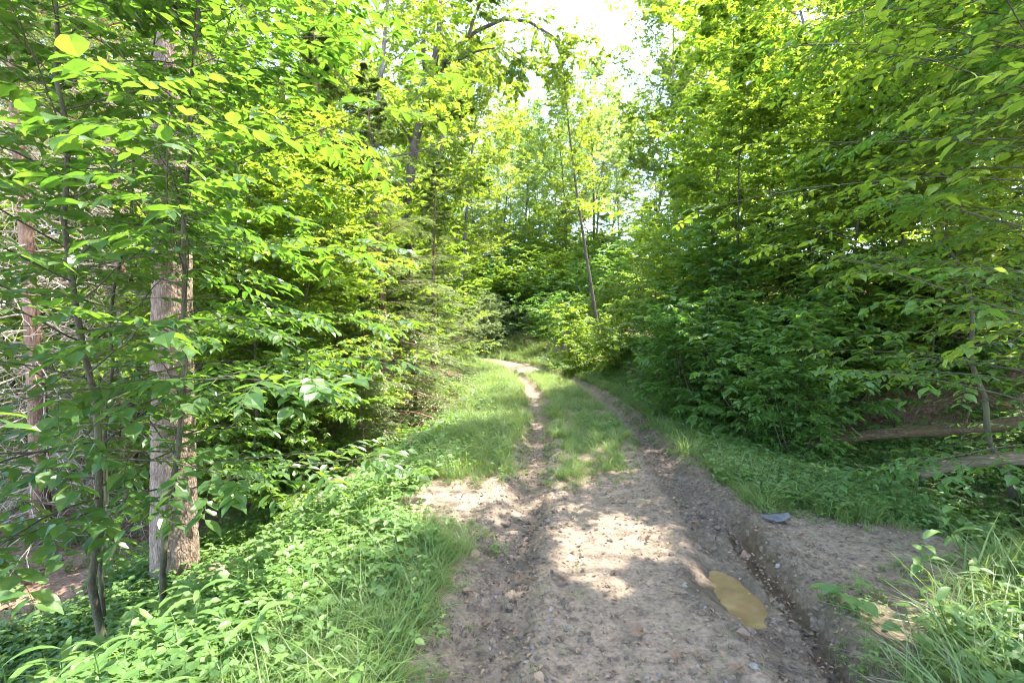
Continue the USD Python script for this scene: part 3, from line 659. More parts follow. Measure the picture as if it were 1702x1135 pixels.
def sun_gap(p):
    # the gaps in the leaves through which the sun reaches the middle of the track and both banks
    g = p[:, :2] - SUN[:2] / SUN[2] * p[:, 2:3]
    n = meshkit.fbm(np.c_[g * 2.2, np.zeros(len(g))], 3, 51) - 0.5
    ok = np.ones(len(p), bool)
    for cx, cy, rx, ry, k in ((0.88, 3.6, 0.55, 0.66, 3.0), (3.0, 2.3, 1.1, 0.75, 1.5), (-1.7, 3.5, 0.9, 0.9, 2.0)):
        ok &= ((g[:, 0] - cx) / rx) ** 2 + ((g[:, 1] - cy) / ry) ** 2 + k * n > 1
    return ok

def gz(p, dz=-0.1):
    p = np.array(p, float); p[2] = float(H(p[0], p[1], False)) + dz
    return p
def stem(D, *pix, up=None, d2=None):
    pts = [cut(px, py, D if d2 is None else D + (d2 - D) * k / (len(pix) - 1)) for k, (px, py) in enumerate(pix)]
    d = unit(pts[0] - pts[1]); g0 = H(pts[0][0], pts[0][1], False) - 0.1
    if pts[0][2] > g0:
        pts.insert(0, pts[0] + d * (pts[0][2] - g0) / max(-d[2], 0.3))
    if up is not None:
        pts.append(pts[-1] + np.array(up))
    return pts

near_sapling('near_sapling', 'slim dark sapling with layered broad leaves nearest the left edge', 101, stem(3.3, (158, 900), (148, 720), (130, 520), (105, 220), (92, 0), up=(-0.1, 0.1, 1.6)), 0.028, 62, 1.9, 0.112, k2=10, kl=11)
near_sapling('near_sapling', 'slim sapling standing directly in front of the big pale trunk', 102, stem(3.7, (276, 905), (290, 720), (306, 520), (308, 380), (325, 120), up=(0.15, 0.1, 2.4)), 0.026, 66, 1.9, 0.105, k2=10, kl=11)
near_sapling('near_sapling', 'broad leaved sapling leaning in over the upper right corner', 103, [gz((4.55, 3.6, 0)), (4.5, 3.6, 1.2), (4.3, 3.6, 2.4), (4.1, 3.6, 3.8), (3.4, 3.6, 7.3)], 0.034, 72, 2.3, 0.092, t1=0.2, k2=10, kl=11, keep=sun_gap, mat='leaf_under')
near_sapling('near_sapling', 'leafy sapling on the slope behind the leaning upper right one', 107, [gz((6.0, 5.2, 0)), (6.0, 5.2, 1.5), (5.9, 5.2, 3.0), (5.7, 5.2, 4.6), (5.5, 5.2, 7.0)], 0.030, 40, 2.4, 0.095, t1=0.15, k2=9, kl=11, mat='leaf_under')
near_sapling('near_sapling', 'sapling with cool green leaves reaching in at the right edge', 104, [gz((4.6, 3.7, 0)), (4.5, 3.75, 1.0), (4.35, 3.8, 2.0), (4.2, 3.8, 3.2), (4.1, 3.9, 4.2)], 0.028, 44, 1.7, 0.085, mat='leaf_thicket', t1=0.2, k2=9, kl=10, keep=sun_gap)
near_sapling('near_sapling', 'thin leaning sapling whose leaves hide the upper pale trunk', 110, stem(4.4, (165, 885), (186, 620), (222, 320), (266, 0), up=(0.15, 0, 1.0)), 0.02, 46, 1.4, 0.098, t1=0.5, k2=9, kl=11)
near_sapling('slope_tree', 'small tree just outside the right edge shading the track', 108, [gz((5.0, 4.5, 0)), (5.0, 4.5, 2.5), (4.8, 4.5, 5.0), (4.6, 4.5, 9.5)], 0.05, 70, 2.5, 0.10, t1=0.42, k2=11, kl=12, keep=sun_gap, cat='tree', big=60)
near_sapling('slope_tree', 'small tree on the right slope beside the camera', 109, [gz((5.4, 3.0, 0)), (5.4, 3.0, 2.5), (5.3, 3.0, 5.0), (5.2, 3.0, 9.0)], 0.05, 70, 2.5, 0.10, t1=0.30, k2=11, kl=12, keep=sun_gap, cat='tree', big=60)
near_sapling('small_seedling', 'small dark leaved seedling in front of the lower log', 105, [gz((3.95, 4.7, 0)), (3.97, 4.7, 0.12), (3.98, 4.7, 0.25), (3.97, 4.72, 0.42)], 0.008, 7, 0.28, 0.10, mat='leaf_thicket', t1=0.5, k2=2, kl=4, big=60, cat='seedling')
near_sapling('bent_stem_sapling', 'bare lower stem crossing in front of both logs at right', 106, stem(5.0, (1668, 790), (1650, 720), (1632, 640), (1600, 470), up=(-0.3, 0.2, 0.9)), 0.036, 14, 1.1, 0.10, mat='leaf_thicket', t1=0.45, kl=7)

# big pale trunk
root = thing('pale_trunk_tree', 'large pale barked tree trunk standing down the left bank', 'tree')
tp = curve_pts([gz(cut(285, 905, 5.4), -0.3), cut(286, 700, 5.4), cut(288, 400, 5.4), cut(291, 100, 5.5), cut(294, -200, 5.6), cut(300, -900, 6.0)], 240)
tv, tf = tubes(tp, radii(tp, np.array([0.225]), 0.5) * (1 + 0.16 * np.exp(-np.linspace(0, 1, 240) * 25))[None], 72)
c_ = np.repeat(tp[0], 72, 0)
n_ = meshkit.fbm(np.stack([tv[:, 0] * 14, tv[:, 1] * 14, tv[:, 2] * 3.5], -1), 3, 9)
n_ = 1 - np.abs(2 * n_ - 1) * 2.2
tv = c_ + (tv - c_) * (1 + 0.12 * (meshkit.fbm(np.stack([tv[:, 0] * 3, tv[:, 1] * 3, tv[:, 2] * 0.8], -1), 2, 8) - 0.5) - 0.085 * sm(0.45, 1.0, n_))[:, None]
put(root, 'trunk', tv, tf, M['bark_pale'], smooth=True)
g = grow(110, tp[:, ::8], 0.2, 16, 0.62, (0.5, 1.1), 3.6, 8, 5, 8, 0.15, prof=dome_prof, tilt=0.6, roll=0.7, wob=0.12)
for j in range(len(g['P1'])):
    put(root, 'branch', *tubes(g['P1'][j:j + 1], g['R1'][j:j + 1], 6), M['bark_pale'], smooth=True)
put(root, 'twigs', *g['twigs'], M['bark_grey'], kind='stuff')
w_ = leaves(g['rng'], T2, *g['leaf'])
put(root, 'crown', w_[0], w_[1], M['leaf_canopy'], rnd=w_[2])

# oak with the arched limb
root = thing('arching_oak', 'oak with a bare arched limb reaching over the track from the left', 'tree')
D = 22.0
tp = curve_pts([gz(cut(655, 560, D), -0.3), cut(672, 400, D), cut(692, 235, D), cut(716, 150, D), cut(735, 20, D + .5), cut(740, -150, D + 1)], 24)
put(root, 'trunk', *tubes(tp, radii(tp, np.array([0.30]), 0.25), 10), M['bark_dark'], smooth=True)
limb = [[cut(700, 215, D), cut(735, 115, D - .2), cut(780, 65, D - .6), cut(850, 35, D - 1.2), cut(905, 58, D - 1.6), cut(950, 95, D - 2)],
        [cut(700, 215, D), cut(725, 195, D), cut(765, 183, D - .4)], [cut(735, 115, D - .2), cut(775, 100, D - .6), cut(800, 88, D - 1), cut(845, 85, D - 1.2), cut(878, 118, D - 1.4)],
        [cut(716, 150, D), cut(705, 90, D + .3), cut(708, 20, D + .6), cut(706, -80, D + 1)], [cut(672, 400, D), cut(720, 340, D - .6), cut(780, 300, D - 1)],
        [cut(690, 250, D), cut(660, 200, D + .5), cut(630, 170, D + .6)], [cut(780, 65, D - .6), cut(800, 10, D - .8), cut(850, -60, D - 1)]]
lw = [0.15, 0.07, 0.06, 0.12, 0.06, 0.07, 0.08]
LP = np.concatenate([curve_pts(l, 9) for l in limb])
for l, r0 in zip(LP, lw):
    put(root, 'limb', *tubes(l[None], radii(l[None], np.array([r0]), 0.2), 7), M['bark_dark'], smooth=True)
rng = R_(120)
LL = np.linalg.norm(np.diff(LP, axis=1), axis=2).sum(1)
q, dq, lq = children(rng, LP, np.clip(LL, 3.0, 5.0), 18, 0.10, 1.0, 0.9, 0.48, taper=0.3, roll=0.7, jit=0.2)
P2 = paths(rng, q, dq, lq, 4, (0, 0, -0.25), 0.15)
q3, dq3, l3 = children(rng, P2, lq, 7, 0.2, 1.0, 0.8, 0.5, roll=0.8, jit=0.25)
P3 = paths(rng, q3, dq3, l3, 2, (0, 0, -0.3), 0.15)
put(root, 'twigs', *join([tubes(P2, radii(P2, np.full(len(P2), 0.018), 0.3), 3), tubes(P3, radii(P3, np.full(len(P3), 0.007), 0.5), 3)]), M['bark_dark'], kind='stuff')
A = leaf_set(rng, P3, l3, 20, 0.19, 0.6, 0.5); B = leaf_set(rng, P2, lq, 16, 0.19, 0.6, 0.5)
w_ = leaves(rng, T2, *[np.concatenate([a, b]) for a, b in zip(A, B)])
put(root, 'crown', w_[0], w_[1], M['leaf_canopy'], rnd=w_[2])

# ------------------------------------------------------------------ logs, shard
def log(name, label, a, b, r0, r1, mat, seed):
    root = thing(name, label, 'log')
    P_ = curve_pts([a, (np.array(a) * 2 + np.array(b)) / 3 + [0, 0, 0.04], (np.array(a) + 2 * np.array(b)) / 3 + [0, 0, -0.02], b], 26)
    v, f = tubes(P_, np.linspace(r0, r1, 26)[None], 18)
    c = np.repeat(P_[0], 18, 0)
    v = c + (v - c) * (1 + 0.45 * (meshkit.fbm(np.stack([v[:, 0] * 1.5, v[:, 1] * 9, v[:, 2] * 9], -1), 3, seed) - 0.5))[:, None]
    v = np.vstack([v, P_[0, 0], P_[0, -1]]); n = len(v)
    f = np.vstack([f, [(n - 2, (k + 1) % 18, k) for k in range(18)], [(n - 1, 25 * 18 + k, 25 * 18 + (k + 1) % 18) for k in range(18)]])
    put(root, 'trunk', v, f, M[mat], smooth=True)
    rng = R_(seed)
    for k in range(2):
        t = rng.uniform(0.2, 0.8); p = np.array(a) * (1 - t) + np.array(b) * t
        s = paths(rng, p, (rng.normal(0, 0.4), -0.4, 1.0), 0.30, 4, wob=0.1)
        put(root, 'branch_stub', *tubes(s, radii(s, np.array([0.022]), 0.5), 6), M[mat], smooth=True)
log('fallen_log', 'long rotten brown log lying across the foot of the slope', cut(1335, 742, 6.5), cut(1780, 690, 5.6), 0.055, 0.085, 'log', 3)
log('fallen_log', 'shorter pale bare log below the long rotten log', cut(1530, 790, 5.0), cut(1790, 742, 5.0), 0.05, 0.085, 'log_pale', 4)

out = np.array([(-0.105, 0.035), (-0.09, 0.0), (-0.035, -0.012), (-0.028, -0.035), (0.0, -0.03), (0.05, -0.02), (0.09, 0.005), (0.115, 0.055), (0.05, 0.06), (-0.03, 0.055)])
sc_ = np.array([2.20, 3.98]); out = out * 1.15; zc = float(H(sc_[0], sc_[1])) + 0.025
n = len(out)
top = np.c_[out + sc_, zc + 0.02 + 0.10 * out[:, 1] + 1.2 * out[:, 0] ** 2]; bot = top - [0, 0, 0.012]
ct = np.r_[sc_, zc + 0.026]; cb = ct - [0, 0, 0.012]
fs = [(2 * n, k, (k + 1) % n) for k in range(n)] + [(2 * n + 1, n + (k + 1) % n, n + k) for k in range(n)] + [x for k in range(n) for x in ((k, n + k, (k + 1) % n), ((k + 1) % n, n + k, n + (k + 1) % n))]
tag(put('/World', 'broken_shard', np.vstack([top, bot, ct, cb]), fs, M['shard']).GetPrim(), 'flat grey broken shard lying on the mud by the right verge', 'debris')

# ------------------------------------------------------------------ ground vegetation
def tuft(rng, n, rad, h, w, lean=0.5):
    vs, fs, rd = [], [], []
    for k in range(n):
        a, rr = rng.uniform(0, 6.28), rad * math.sqrt(rng.uniform())
        b = np.array([rr * math.cos(a), rr * math.sin(a), -0.02])
        az = rng.uniform(0, 6.28); d = np.array([math.cos(az), math.sin(az), 0.0]); sd = np.array([-d[1], d[0], 0.0])
        hh = h * rng.uniform(0.5, 1.15); ln = hh * lean * rng.uniform(0.2, 1.6); ww = w * rng.uniform(0.7, 1.3)
        lv = [b + d * ln * (t ** 2) + np.array([0, 0, hh * (t - 0.28 * t ** 3 * lean)]) for t in (0, 0.4, 0.75, 1.0)]
        n0 = len(vs)
        for j, c in enumerate(lv[:3]):
            q = ww * (1, 0.9, 0.55)[j]
            vs += [c - sd * q / 2, c + sd * q / 2]
        vs.append(lv[3])
        fs += [(n0, n0 + 1, n0 + 3), (n0, n0 + 3, n0 + 2), (n0 + 2, n0 + 3, n0 + 5), (n0 + 2, n0 + 5, n0 + 4), (n0 + 4, n0 + 5, n0 + 6)]
        rd += [rng.uniform()] * 7
    return np.array(vs), np.array(fs), np.array(rd)

def trefoil(rng, n, rad, h, size, heart=False):
    P_, D_, N_, S_, st = [], [], [], [], []
    for k in range(n):
        a, rr = rng.uniform(0, 6.28), rad * math.sqrt(rng.uniform())
        b = np.array([rr * math.cos(a), rr * math.sin(a), -0.02])
        c = b + [rng.normal(0, 0.03), rng.normal(0, 0.03), h * rng.uniform(0.35, 1.1)]
        st.append(np.array([b, (b + c) / 2 + rng.normal(0, 0.006, 3), c]))
        z0 = rng.uniform(0, 6.28); nn = np.array([rng.normal(0, 0.25), rng.normal(0, 0.25) - 0.1, 1.0]); sz = size * rng.uniform(0.6, 1.3)
        for j in range(1 if heart else 3):
            t = z0 + j * 2.09
            P_.append(c); D_.append((math.cos(t), math.sin(t), -0.1 + rng.normal(0, 0.12))); N_.append(nn); S_.append(sz)
    T = (T6[0] * [1, 1.55, 1], T6[1]) if heart else (T6[0] * [1, 1.25, 1], T6[1])
    v, f, r = leaves(rng, T, np.array(P_), np.array(D_), np.array(N_), np.array(S_))
    st = np.array(st); tv, tf = tubes(st, np.full(st.shape[:2], 0.0014), 3)
    V_, F_ = join([(v, f), (tv, tf)])
    return V_, F_, np.r_[r, np.full(len(tv), 0.5)]

def stuff(name, label, cat, protos, xy, sc, mat, seed, tilt=0.12, lift=0.0):
    rng = R_(seed)
    path = numbered('/World', name)
    pi = UsdGeom.PointInstancer.Define(stage, path)
    rel = pi.CreatePrototypesRel()
    for k, (v, f, r) in enumerate(protos):
        m = put(path, f'clump_{k:03d}', v, f, mat, rnd=r, exact=True)
        rel.AddTarget(m.GetPath())
    n = len(xy)
    z = H(xy[:, 0], xy[:, 1]) + lift
    pi.CreatePositionsAttr(Vt.Vec3fArray.FromNumpy(np.c_[xy, z].astype(np.float32)))
    pi.CreateProtoIndicesAttr(Vt.IntArray.FromNumpy(rng.integers(0, len(protos), n).astype(np.int32)))
    from scipy.spatial.transform import Rotation
    q = Rotation.from_euler('zxy', np.c_[rng.uniform(0, 6.28, n), rng.normal(0, tilt, n), rng.normal(0, tilt, n)]).as_quat()
    pi.CreateOrientationsAttr(Vt.QuathArray([Gf.Quath(float(w), float(x), float(y), float(z_)) for x, y, z_, w in q]))
    pi.CreateScalesAttr(Vt.Vec3fArray.FromNumpy(np.repeat(np.asarray(sc)[:, None], 3, 1).astype(np.float32)))
    tag(pi.GetPrim(), label, cat, None, 'stuff')
    return pi

def scatter(seed, n, y0, y1, s0, s1, avoid=True, grow_=0.0, dens=None):
    rng = R_(seed)
    y = np.exp(rng.uniform(math.log(y0), math.log(y1), n)) if y0 > 0.8 else rng.uniform(y0, y1, n)
    s = rng.uniform(s0, s1, n)
    x = road(y) + s
    ok = np.abs(x) < 1.25 * y + 1.0
    if avoid:
        ok &= ~is_dirt(x, y, grow_)
    if dens is not None:
        ok &= rng.uniform(0, 1, n) < dens(x, y, s)
    return np.c_[x, y][ok]
def patchy(sc, seed, lo=0.40, hi=0.6):
    return lambda x, y, s: sm(lo, hi, meshkit.fbm(np.stack([x * sc, y * sc, np.zeros_like(x)], -1), 3, seed))

rg = R_(200)
fine = [tuft(rg, 26, 0.07, 0.20, 0.0042, 0.9) for _ in range(4)]
long_ = [tuft(rg, 20, 0.07, 0.34, 0.0055, 1.0) for _ in range(4)]
broadg = [tuft(rg, 14, 0.10, 0.45, 0.013, 1.0) for _ in range(3)]
clov = [trefoil(rg, 20, 0.13, 0.16, 0.036) for _ in range(5)]
hearts = [trefoil(rg, 8, 0.13, 0.19, 0.058, True) for _ in range(3)]
farw = lambda xy: 1 + 0.6 * sm(7, 20, xy[:, 1])

xy = scatter(301, 10500, 1.3, 34, -3.0, -0.45, dens=lambda x, y, s: np.where(y < 3.9, sm(-2.6, -1.7, s), sm(-3.0, -2.2, s) * 0.95))
stuff('grass', 'fine green grass on the left verge of the track', 'grass', fine + long_[:2], xy, rg.uniform(0.4, 1.05, len(xy)) * farw(xy), M['grass'], 1)
xy = scatter(302, 4200, 4.7, 34, -0.62, 0.62, dens=lambda x, y, s: sm(4.6, 6.2, y) * (0.25 + 0.75 * sm(0.36, 0.56, meshkit.fbm(np.stack([x * 2, y * 2, 0 * x], -1), 3, 41))))
stuff('grass', 'green grass strip between the two wheel ruts', 'grass', fine + long_[:1], xy, rg.uniform(0.35, 0.95, len(xy)) * farw(xy), M['grass'], 2)
xy = scatter(303, 3600, 3.9, 34, 1.0, 2.4, dens=lambda x, y, s: 1 - 0.55 * sm(1.4, 2.3, s))
stuff('grass', 'grass along the right verge below the thicket', 'grass', fine + long_[:1], xy, rg.uniform(0.6, 1.15, len(xy)) * farw(xy), M['grass'], 3)
br = Polygon([(1.35, 1.2), (1.75, 2.1), (2.15, 2.45), (2.6, 2.75), (3.2, 3.2), (5.5, 3.4), (5.5, 1.2)])
def inpoly(seed, n, poly):
    rng = R_(seed); a = poly.bounds
    p = np.c_[rng.uniform(a[0], a[2], n), rng.uniform(a[1], a[3], n)]
    return p[shapely.contains_xy(poly, p[:, 0], p[:, 1])]
xy = inpoly(304, 1500, br)
stuff('grass', 'tangled green grass in the bottom right corner', 'grass', long_[:2] + broadg * 2, xy, rg.uniform(0.45, 0.95, len(xy)), M['grass'], 4, tilt=0.3)
xy = inpoly(315, 900, br.buffer(-0.2))
stuff('ground_cover', 'leafy weeds among the bottom right grass', 'ground cover', clov + hearts, xy, rg.uniform(0.8, 1.6, len(xy)), M['cover'], 15)
xy = inpoly(305, 260, br.difference(br.buffer(-0.45)).intersection(shapely.box(1, 1, 2.5, 2.9)))
stuff('dry_grass', 'flattened pale dry straw at the edge of the bottom right grass', 'dry grass', [tuft(rg, 16, 0.12, 0.13, 0.0045, 1.9) for _ in range(4)], xy, rg.uniform(0.7, 1.2, len(xy)), M['straw'], 5, tilt=0.6)
xy = scatter(306, 5200, 1.2, 16, -4.6, -1.0, dens=lambda x, y, s: sm(-1.15, -2.0, s) * (1 - 0.75 * sm(4.3, 5.6, y)) * (0.35 + 0.65 * sm(0.35, 0.55, meshkit.fbm(np.stack([x, y, 0 * x], -1), 3, 3))) * (1 - sm(-3.2, -4.3, s) * sm(3.0, 5.0, y)) * (1 - 0.8 * sm(-2.1, -2.5, s) * sm(2.5, 2.1, y)))
stuff('ground_cover', 'low three leaved weeds covering the left bank', 'ground cover', clov, xy, rg.uniform(0.7, 1.4, len(xy)) * farw(xy), M['cover'], 6)
xy = scatter(307, 4200, 3.4, 22, 1.2, 3.6, grow_=0.05, dens=lambda x, y, s: sm(1.1, 1.6, s) * (0.9 - 0.5 * sm(2.6, 3.6, s)))
stuff('ground_cover', 'low leafy weeds carpeting the right verge', 'ground cover', clov + hearts[:1], xy, rg.uniform(0.6, 1.2, len(xy)) * farw(xy), M['cover'], 7)
xy = scatter(314, 2600, 2.2, 9, -6.0, -2.2, dens=lambda x, y, s: (0.25 + 0.75 * sm(0.4, 0.58, meshkit.fbm(np.stack([x * 1.3, y * 1.3, 0 * x], -1), 3, 31))) * (1 - 0.85 * sm(-4.6, -5.8, s)))
stuff('ground_cover', 'weeds around the feet of the saplings and the pale trunk', 'ground cover', clov + hearts, xy, rg.uniform(0.8, 1.6, len(xy)), M['cover'], 14)
xy = scatter(316, 3200, 1.3, 5.5, -5.6, -2.0, dens=lambda x, y, s: 0.35 + 0.65 * sm(0.36, 0.52, meshkit.fbm(np.stack([x * 1.3, y * 1.3, 0 * x], -1), 3, 33)))
stuff('ground_cover', 'sunlit low weeds in the lower left corner', 'ground cover', clov + hearts[:1], xy, rg.uniform(0.8, 1.5, len(xy)), M['cover'], 16)
xy = scatter(308, 420, 1.4, 9, -3.6, -1.2)
stuff('ground_cover', 'scattered broader heart shaped leaves among the left weeds', 'ground cover', hearts, xy, rg.uniform(0.7, 1.3, len(xy)), M['cover'], 8)
xy = scatter(309, 520, 4.9, 9.5, -0.1, 0.75, dens=patchy(1.0, 9))
stuff('ground_cover', 'bluish weeds at the near end of the centre strip', 'ground cover', clov[:2], xy, rg.uniform(0.5, 0.9, len(xy)), M['cover'], 9)
xy = scatter(310, 160, 1.5, 5.2, -1.4, 1.0, avoid=False)
xy = xy[is_dirt(xy[:, 0], xy[:, 1])]
xy = xy[((xy[:, 0] - road(xy[:, 1]) - 0.63) / 0.4) ** 2 + ((xy[:, 1] - 3.06) / 0.6) ** 2 > 1]
stuff('grass', 'sparse single grass blades sprouting from the bare dirt', 'grass', [tuft(rg, 5, 0.03, 0.09, 0.003, 0.8) for _ in range(3)], xy, rg.uniform(0.6, 1.2, len(xy)), M['grass'], 10)
edge = DIRT.difference(DIRT.buffer(-0.22))
xy = inpoly(317, 60000, edge)
xy = xy[(xy[:, 1] > 1.4) & (xy[:, 1] < 12) & (R_(318).uniform(size=len(xy)) < 0.5)][:3200]
stuff('grass', 'thin scattered sprouts where the verges fray into the dirt', 'grass', fine[:2] + clov[:2], xy, R_(319).uniform(0.2, 0.6, len(xy)), M['grass'], 17)
rng = R_(324)
xy = np.c_[rng.uniform(-4, 7, 900), rng.uniform(20, 34, 900)]
xy = xy[~is_dirt(xy[:, 0], xy[:, 1])]
stuff('grass', 'sunny grass around the bend of the track', 'grass', long_ + clov[:2], xy, rng.uniform(1.4, 2.4, len(xy)), M['grass'], 22)
rng = R_(320)
xy = np.c_[rng.uniform(-22, 22, 2600), rng.uniform(26, 62, 2600)]
xy = xy[~is_dirt(xy[:, 0], xy[:, 1])]
stuff('grass', 'bright grass on the rise beyond the bend', 'grass', long_ + clov[:2], xy, rng.uniform(2.2, 4.2, len(xy)), M['grass'], 18)
# forest weeds on the hillside and the left hollow
def box_sc(seed, n, x0, x1, y0, y1):
    rng = R_(seed); p = np.c_[rng.uniform(x0, x1, n), rng.uniform(y0, y1, n)]
    s = p[:, 0] - road(p[:, 1])
    return p[(np.abs(s) > 2.3) & (np.abs(p[:, 0]) < 1.25 * p[:, 1] + 1)]
xy = box_sc(311, 2600, -14, 16, 3.5, 34)
stuff('ground_cover', 'scattered woodland weeds under the trees', 'ground cover', hearts + clov[:2], xy, rg.uniform(1.0, 2.2, len(xy)), M['cover'], 11)
def litter(rng, n, rad):
    P_ = np.c_[rng.uniform(-rad, rad, (n, 2)), rng.uniform(0.0, 0.03, n)]
    a = rng.uniform(0, 6.28, n)
    return leaves(rng, (T6[0] * [1, 1.2, 2.2], T6[1]), P_, np.c_[np.cos(a), np.sin(a), rng.normal(0, 0.25, n)], np.c_[rng.normal(0, 0.4, (n, 2)), np.ones(n)], rng.uniform(0.05, 0.11, n))
xy = box_sc(312, 3000, -13, 14, 3, 20)
stuff('leaf_litter', 'brown leaf litter on the forest floor', 'leaf litter', [litter(rg, 14, 0.3) for _ in range(4)], xy, rg.uniform(0.8, 1.4, len(xy)), M['dead_leaf'], 12)
# crumbs of mud
import trimesh
ico = trimesh.creation.icosphere(1)
cl = []
for k in range(4):
    v = ico.vertices * (0.6 + 0.8 * meshkit.noise(ico.vertices * 2 + k * 9, k)[:, None]) * [1, 0.8, 0.55]
    cl.append((v * 0.012, ico.faces, np.full(len(v), 0.5)))
rng = R_(313)
y = np.exp(rng.uniform(math.log(1.6), math.log(9), 9000)); s = np.where(rng.uniform(size=9000) < 0.5, 0.9 + rng.normal(0, 0.28, 9000), np.where(rng.uniform(size=9000) < 0.5, -0.8 + rng.normal(0, 0.25, 9000), rng.uniform(-1.5, 2.5, 9000)))
xy = np.c_[road(y) + s, y]; xy = xy[is_dirt(xy[:, 0], xy[:, 1], -0.03)]
bp = ((xy[:, 0] - road(xy[:, 1]) - 0.63) / 0.24) ** 2 + ((xy[:, 1] - 3.06) / 0.42) ** 2
xy = xy[bp > 1]
stuff('mud_clods', 'small crumbs and clods of mud along the ruts', 'mud', cl, xy, np.minimum(rng.lognormal(-0.25, 0.55, len(xy)), 2.6), M['dirt'], 13, tilt=0.6)

rng = R_(321)
y = np.exp(rng.uniform(math.log(1.5), math.log(9), 420)); xy = np.c_[road(y) + rng.uniform(-1.6, 2.6, 420), y]; xy = xy[is_dirt(xy[:, 0], xy[:, 1])]
xy = xy[((xy[:, 0] - road(xy[:, 1]) - 0.63) / 0.25) ** 2 + ((xy[:, 1] - 3.06) / 0.45) ** 2 > 1]
stuff('pebbles', 'small stones pressed into the dirt track', 'stones', cl, xy, np.minimum(rng.lognormal(-0.2, 0.5, len(xy)), 2.2), M['stone'], 19, tilt=0.6)
def bits(rng):
    n = 5; a = rng.uniform(0, 6.28, n)
    return leaves(rng, (T6[0] * [1, 1.1, 2.5], T6[1]), np.c_[rng.uniform(-.12, .12, (n, 2)), rng.uniform(0.002, 0.012, n)], np.c_[np.cos(a), np.sin(a), rng.normal(0, .2, n)], np.c_[rng.normal(0, .4, (n, 2)), np.ones(n)], rng.uniform(0.012, 0.035, n))
y = np.exp(rng.uniform(math.log(1.5), math.log(10), 1500)); xy = np.c_[road(y) + rng.uniform(-1.7, 2.7, 1500), y]; xy = xy[is_dirt(xy[:, 0], xy[:, 1])]
xy = xy[((xy[:, 0] - road(xy[:, 1]) - 0.63) / 0.25) ** 2 + ((xy[:, 1] - 3.06) / 0.45) ** 2 > 1]
stuff('leaf_litter', 'crumbled dead leaf fragments on the bare dirt', 'leaf litter', [bits(rng) for _ in range(4)], xy, rng.uniform(0.7, 1.4, len(xy)), M['dead_leaf'], 20)

xy = scatter(322, 900, 3.4, 7.0, 2.6, 6.0)
stuff('ground_cover', 'shaded weeds around the fallen logs', 'ground cover', hearts + clov[:2], xy, R_(323).uniform(0.8, 1.7, len(xy)), M['cover'], 21)

# fallen leaves on the track, each one a thing
rng = R_(400)
spots = [(0.03, 3.05), (-0.12, 2.62), (0.22, 2.45), (0.62, 2.5), (0.35, 3.0), (-0.22, 3.3), (0.80, 2.35), (1.0, 2.15), (0.15, 3.75), (0.50, 3.55), (-0.75, 4.35), (-0.45, 4.6), (1.05, 3.6), (0.95, 4.4), (1.2, 4.9), (2.2, 3.7), (1.9, 3.3), (2.6, 3.65), (1.75, 3.55), (0.05, 4.7),
         (0.32, 6.0), (0.45, 2.05), (0.1, 2.15), (1.15, 2.45), (0.7, 3.15), (-0.3, 2.9), (0.25, 4.3), (1.5, 4.05), (2.05, 4.1), (0.9, 5.1), (0.55, 4.75), (1.35, 2.2), (0.3, 1.95), (0.75, 1.95), (-0.95, 4.2), (1.62, 5.8)]
for k, (x, y) in enumerate(spots):
    a = rng.uniform(0, 6.28); s = rng.uniform(0.05, 0.085)
    T = (TB[0] * [1, 1.15, 3.0], TB[1])
    v, f, r = leaves(rng, T, np.array([[x, y, float(H(x, y)) + 0.012]]), np.array([[math.cos(a), math.sin(a), rng.normal(0, 0.2)]]), np.array([[rng.normal(0, 0.5), rng.normal(0, 0.5), 1.0]]), np.array([s]))
    v = v + [0, 0, max(0, 0.006 - (v[:, 2] - H(v[:, 0], v[:, 1])).min())]
    tag(put('/World', 'fallen_leaf', v, f, M['dead_leaf'], rnd=r).GetPrim(), 'dry curled brown leaf lying on the bare dirt track', 'leaf', 'fallen leaves on the dirt track')

# long leaved grass plants at the bottom left, leaf by leaf
def blade_leaf(p, az, L, w, rise, bendk):
    d = np.array([math.cos(az), math.sin(az), 0.0]); sd = np.array([-d[1], d[0], 0.0])
    ts = np.array([0, 0.12, 0.35, 0.6, 0.82, 1.0]); ws = np.array([0.25, 0.75, 1.0, 0.8, 0.45, 0.0]) * w / 2
    vs, fs = [], []
    for t, q in zip(ts, ws):
        c = p + d * L * t * 0.9 + np.array([0, 0, L * (rise * t - bendk * t * t)])
        vs += [c - sd * q + [0, 0, q * 0.35], c, c + sd * q + [0, 0, q * 0.35]]
    for j in range(5):
        a = 3 * j
        fs += [(a, a + 1, a + 4), (a, a + 4, a + 3), (a + 1, a + 2, a + 5), (a + 1, a + 5, a + 4)]
    return np.array(vs), np.array(fs)
def blade_plant(name, label, x, y, h, nl, L, w, seed):
    rng = R_(seed); root = thing(name, label, 'plant')
    z = float(H(x, y, False))
    st = paths(rng, (x, y, z - 0.02), (rng.normal(0, 0.15), rng.normal(0, 0.15), 1), h, 5, wob=0.05)
    put(root, 'stem', *tubes(st, radii(st, np.array([0.004]), 0.5), 6), M['cover'], rnd=np.full(36, 0.4), smooth=True)
    for k in range(nl):
        t = 0.25 + 0.75 * k / max(nl - 1, 1)
        p = along(st, np.array([[t]]))[0][0, 0]
        v, f = blade_leaf(p, k * 2.4 + rng.uniform(-0.5, 0.5), L * rng.uniform(0.7, 1.15), w * rng.uniform(0.8, 1.2), rng.uniform(0.35, 0.9), rng.uniform(0.4, 0.9))
        put(root, 'leaf', v, f, M['cover'], rnd=np.full(len(v), rng.uniform()), smooth=True)
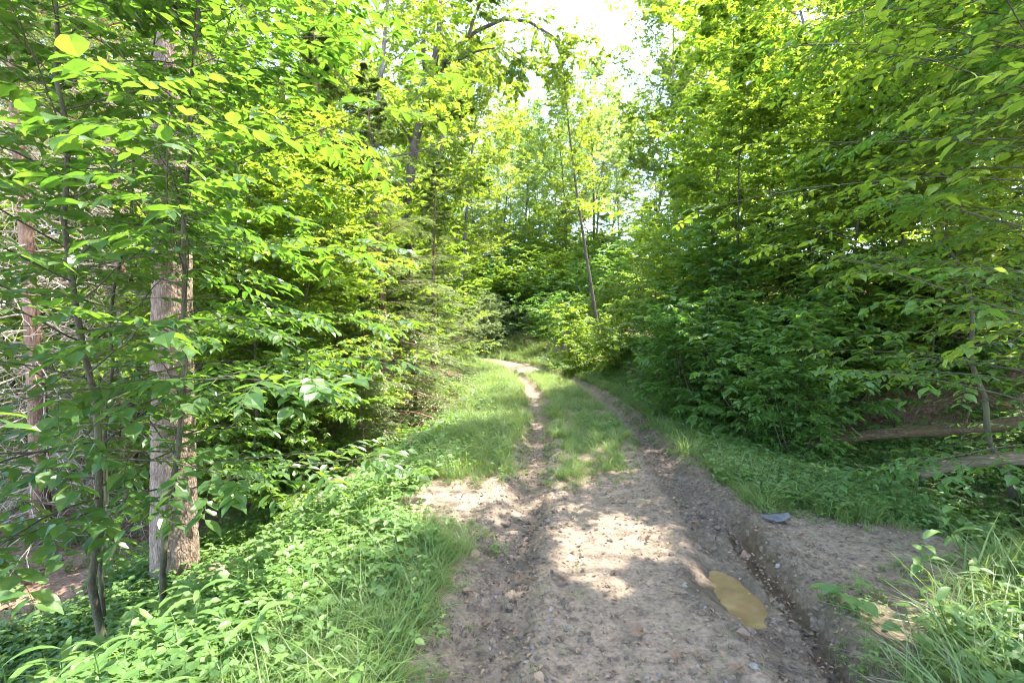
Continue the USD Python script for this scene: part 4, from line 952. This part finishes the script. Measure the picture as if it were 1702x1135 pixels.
for k, (x, y, h, lb) in enumerate([(-1.80, 1.75, 0.30, 'long leaved grass plant in the bottom left corner'), (-1.62, 1.62, 0.22, 'low broad bladed plant on the bottom edge near the left corner'), (-2.15, 2.1, 0.36, 'broad bladed plant at the left edge above the corner'),
                                   (-1.72, 2.05, 0.30, 'bright bladed plant right of the corner clump'), (-1.38, 1.75, 0.2, 'small bladed plant on the bottom edge beside the weeds'), (-2.35, 2.5, 0.40, 'upright bladed plant at the left edge in sun'),
                                   (-1.95, 2.6, 0.34, 'long leaved plant below the near sapling'), (-1.2, 2.1, 0.25, 'bladed plant among the three leaved weeds'), (-2.0, 1.9, 0.3, 'leaning bladed plant at the left edge near the corner'), (-1.55, 2.3, 0.28, 'bladed plant with pale leaves in the weeds')]):
    blade_plant('bladed_plant', lb, x, y, h * 1.35, 9, 0.20, 0.034, 500 + k)
for k, (x, y, h, lb) in enumerate([(2.35, 2.75, 0.42, 'tall weed with broad leaves rising from the right grass'), (2.9, 3.0, 0.5, 'tall leafy weed at the right edge of the bare dirt'), (2.2, 2.35, 0.3, 'broad leaved weed at the left edge of the right grass'), (3.1, 2.7, 0.45, 'upright weed near the right edge of the picture')]):
    blade_plant('tall_weed', lb, x, y, h, 9, 0.16, 0.045, 540 + k)
# low round leaved weeds
for k, (x, y, lb) in enumerate([(-1.05, 2.6, 'round leaf weed between the grass and the left weeds'), (-1.6, 2.9, 'round leaf weed with pale wide leaves on the bank'), (-0.95, 4.35, 'dark round leaf weed at the edge of the left bare patch'), (-1.35, 3.5, 'round leaf weed in the sun on the left bank'),
                                (-2.2, 3.1, 'dark broad leaf weed at the foot of the front sapling'), (1.85, 2.65, 'large round leaf weed beside the dry straw'), (2.05, 2.4, 'large floppy leaf weed in the right grass')]):
    rng = R_(560 + k); root = thing('round_leaf_weed', lb, 'plant'); z = float(H(x, y, False))
    for j in range(6):
        a = j * 1.05 + rng.uniform(-0.3, 0.3); rr = rng.uniform(0.04, 0.12); tip = np.array([x + rr * math.cos(a), y + rr * math.sin(a), z + rng.uniform(0.09, 0.2)])
        st = curve_pts([(x, y, z - 0.02), ((x + tip[0]) / 2, (y + tip[1]) / 2, z + 0.07), tip], 5)
        put(root, 'stem', *tubes(st, np.full((1, 5), 0.002), 4), M['cover'], rnd=np.full(20, 0.4))
        v, f, r = leaves(rng, (TB[0] * [1, 1.5, 1], TB[1]), tip[None] - [[0.03 * math.cos(a), 0.03 * math.sin(a), 0]], np.array([[math.cos(a), math.sin(a), -0.25]]), np.array([[rng.normal(0, 0.2), rng.normal(0, 0.2), 1.0]]), np.array([rng.uniform(0.08, 0.12)]))
        put(root, 'leaf', v, f, M['cover'], rnd=r)
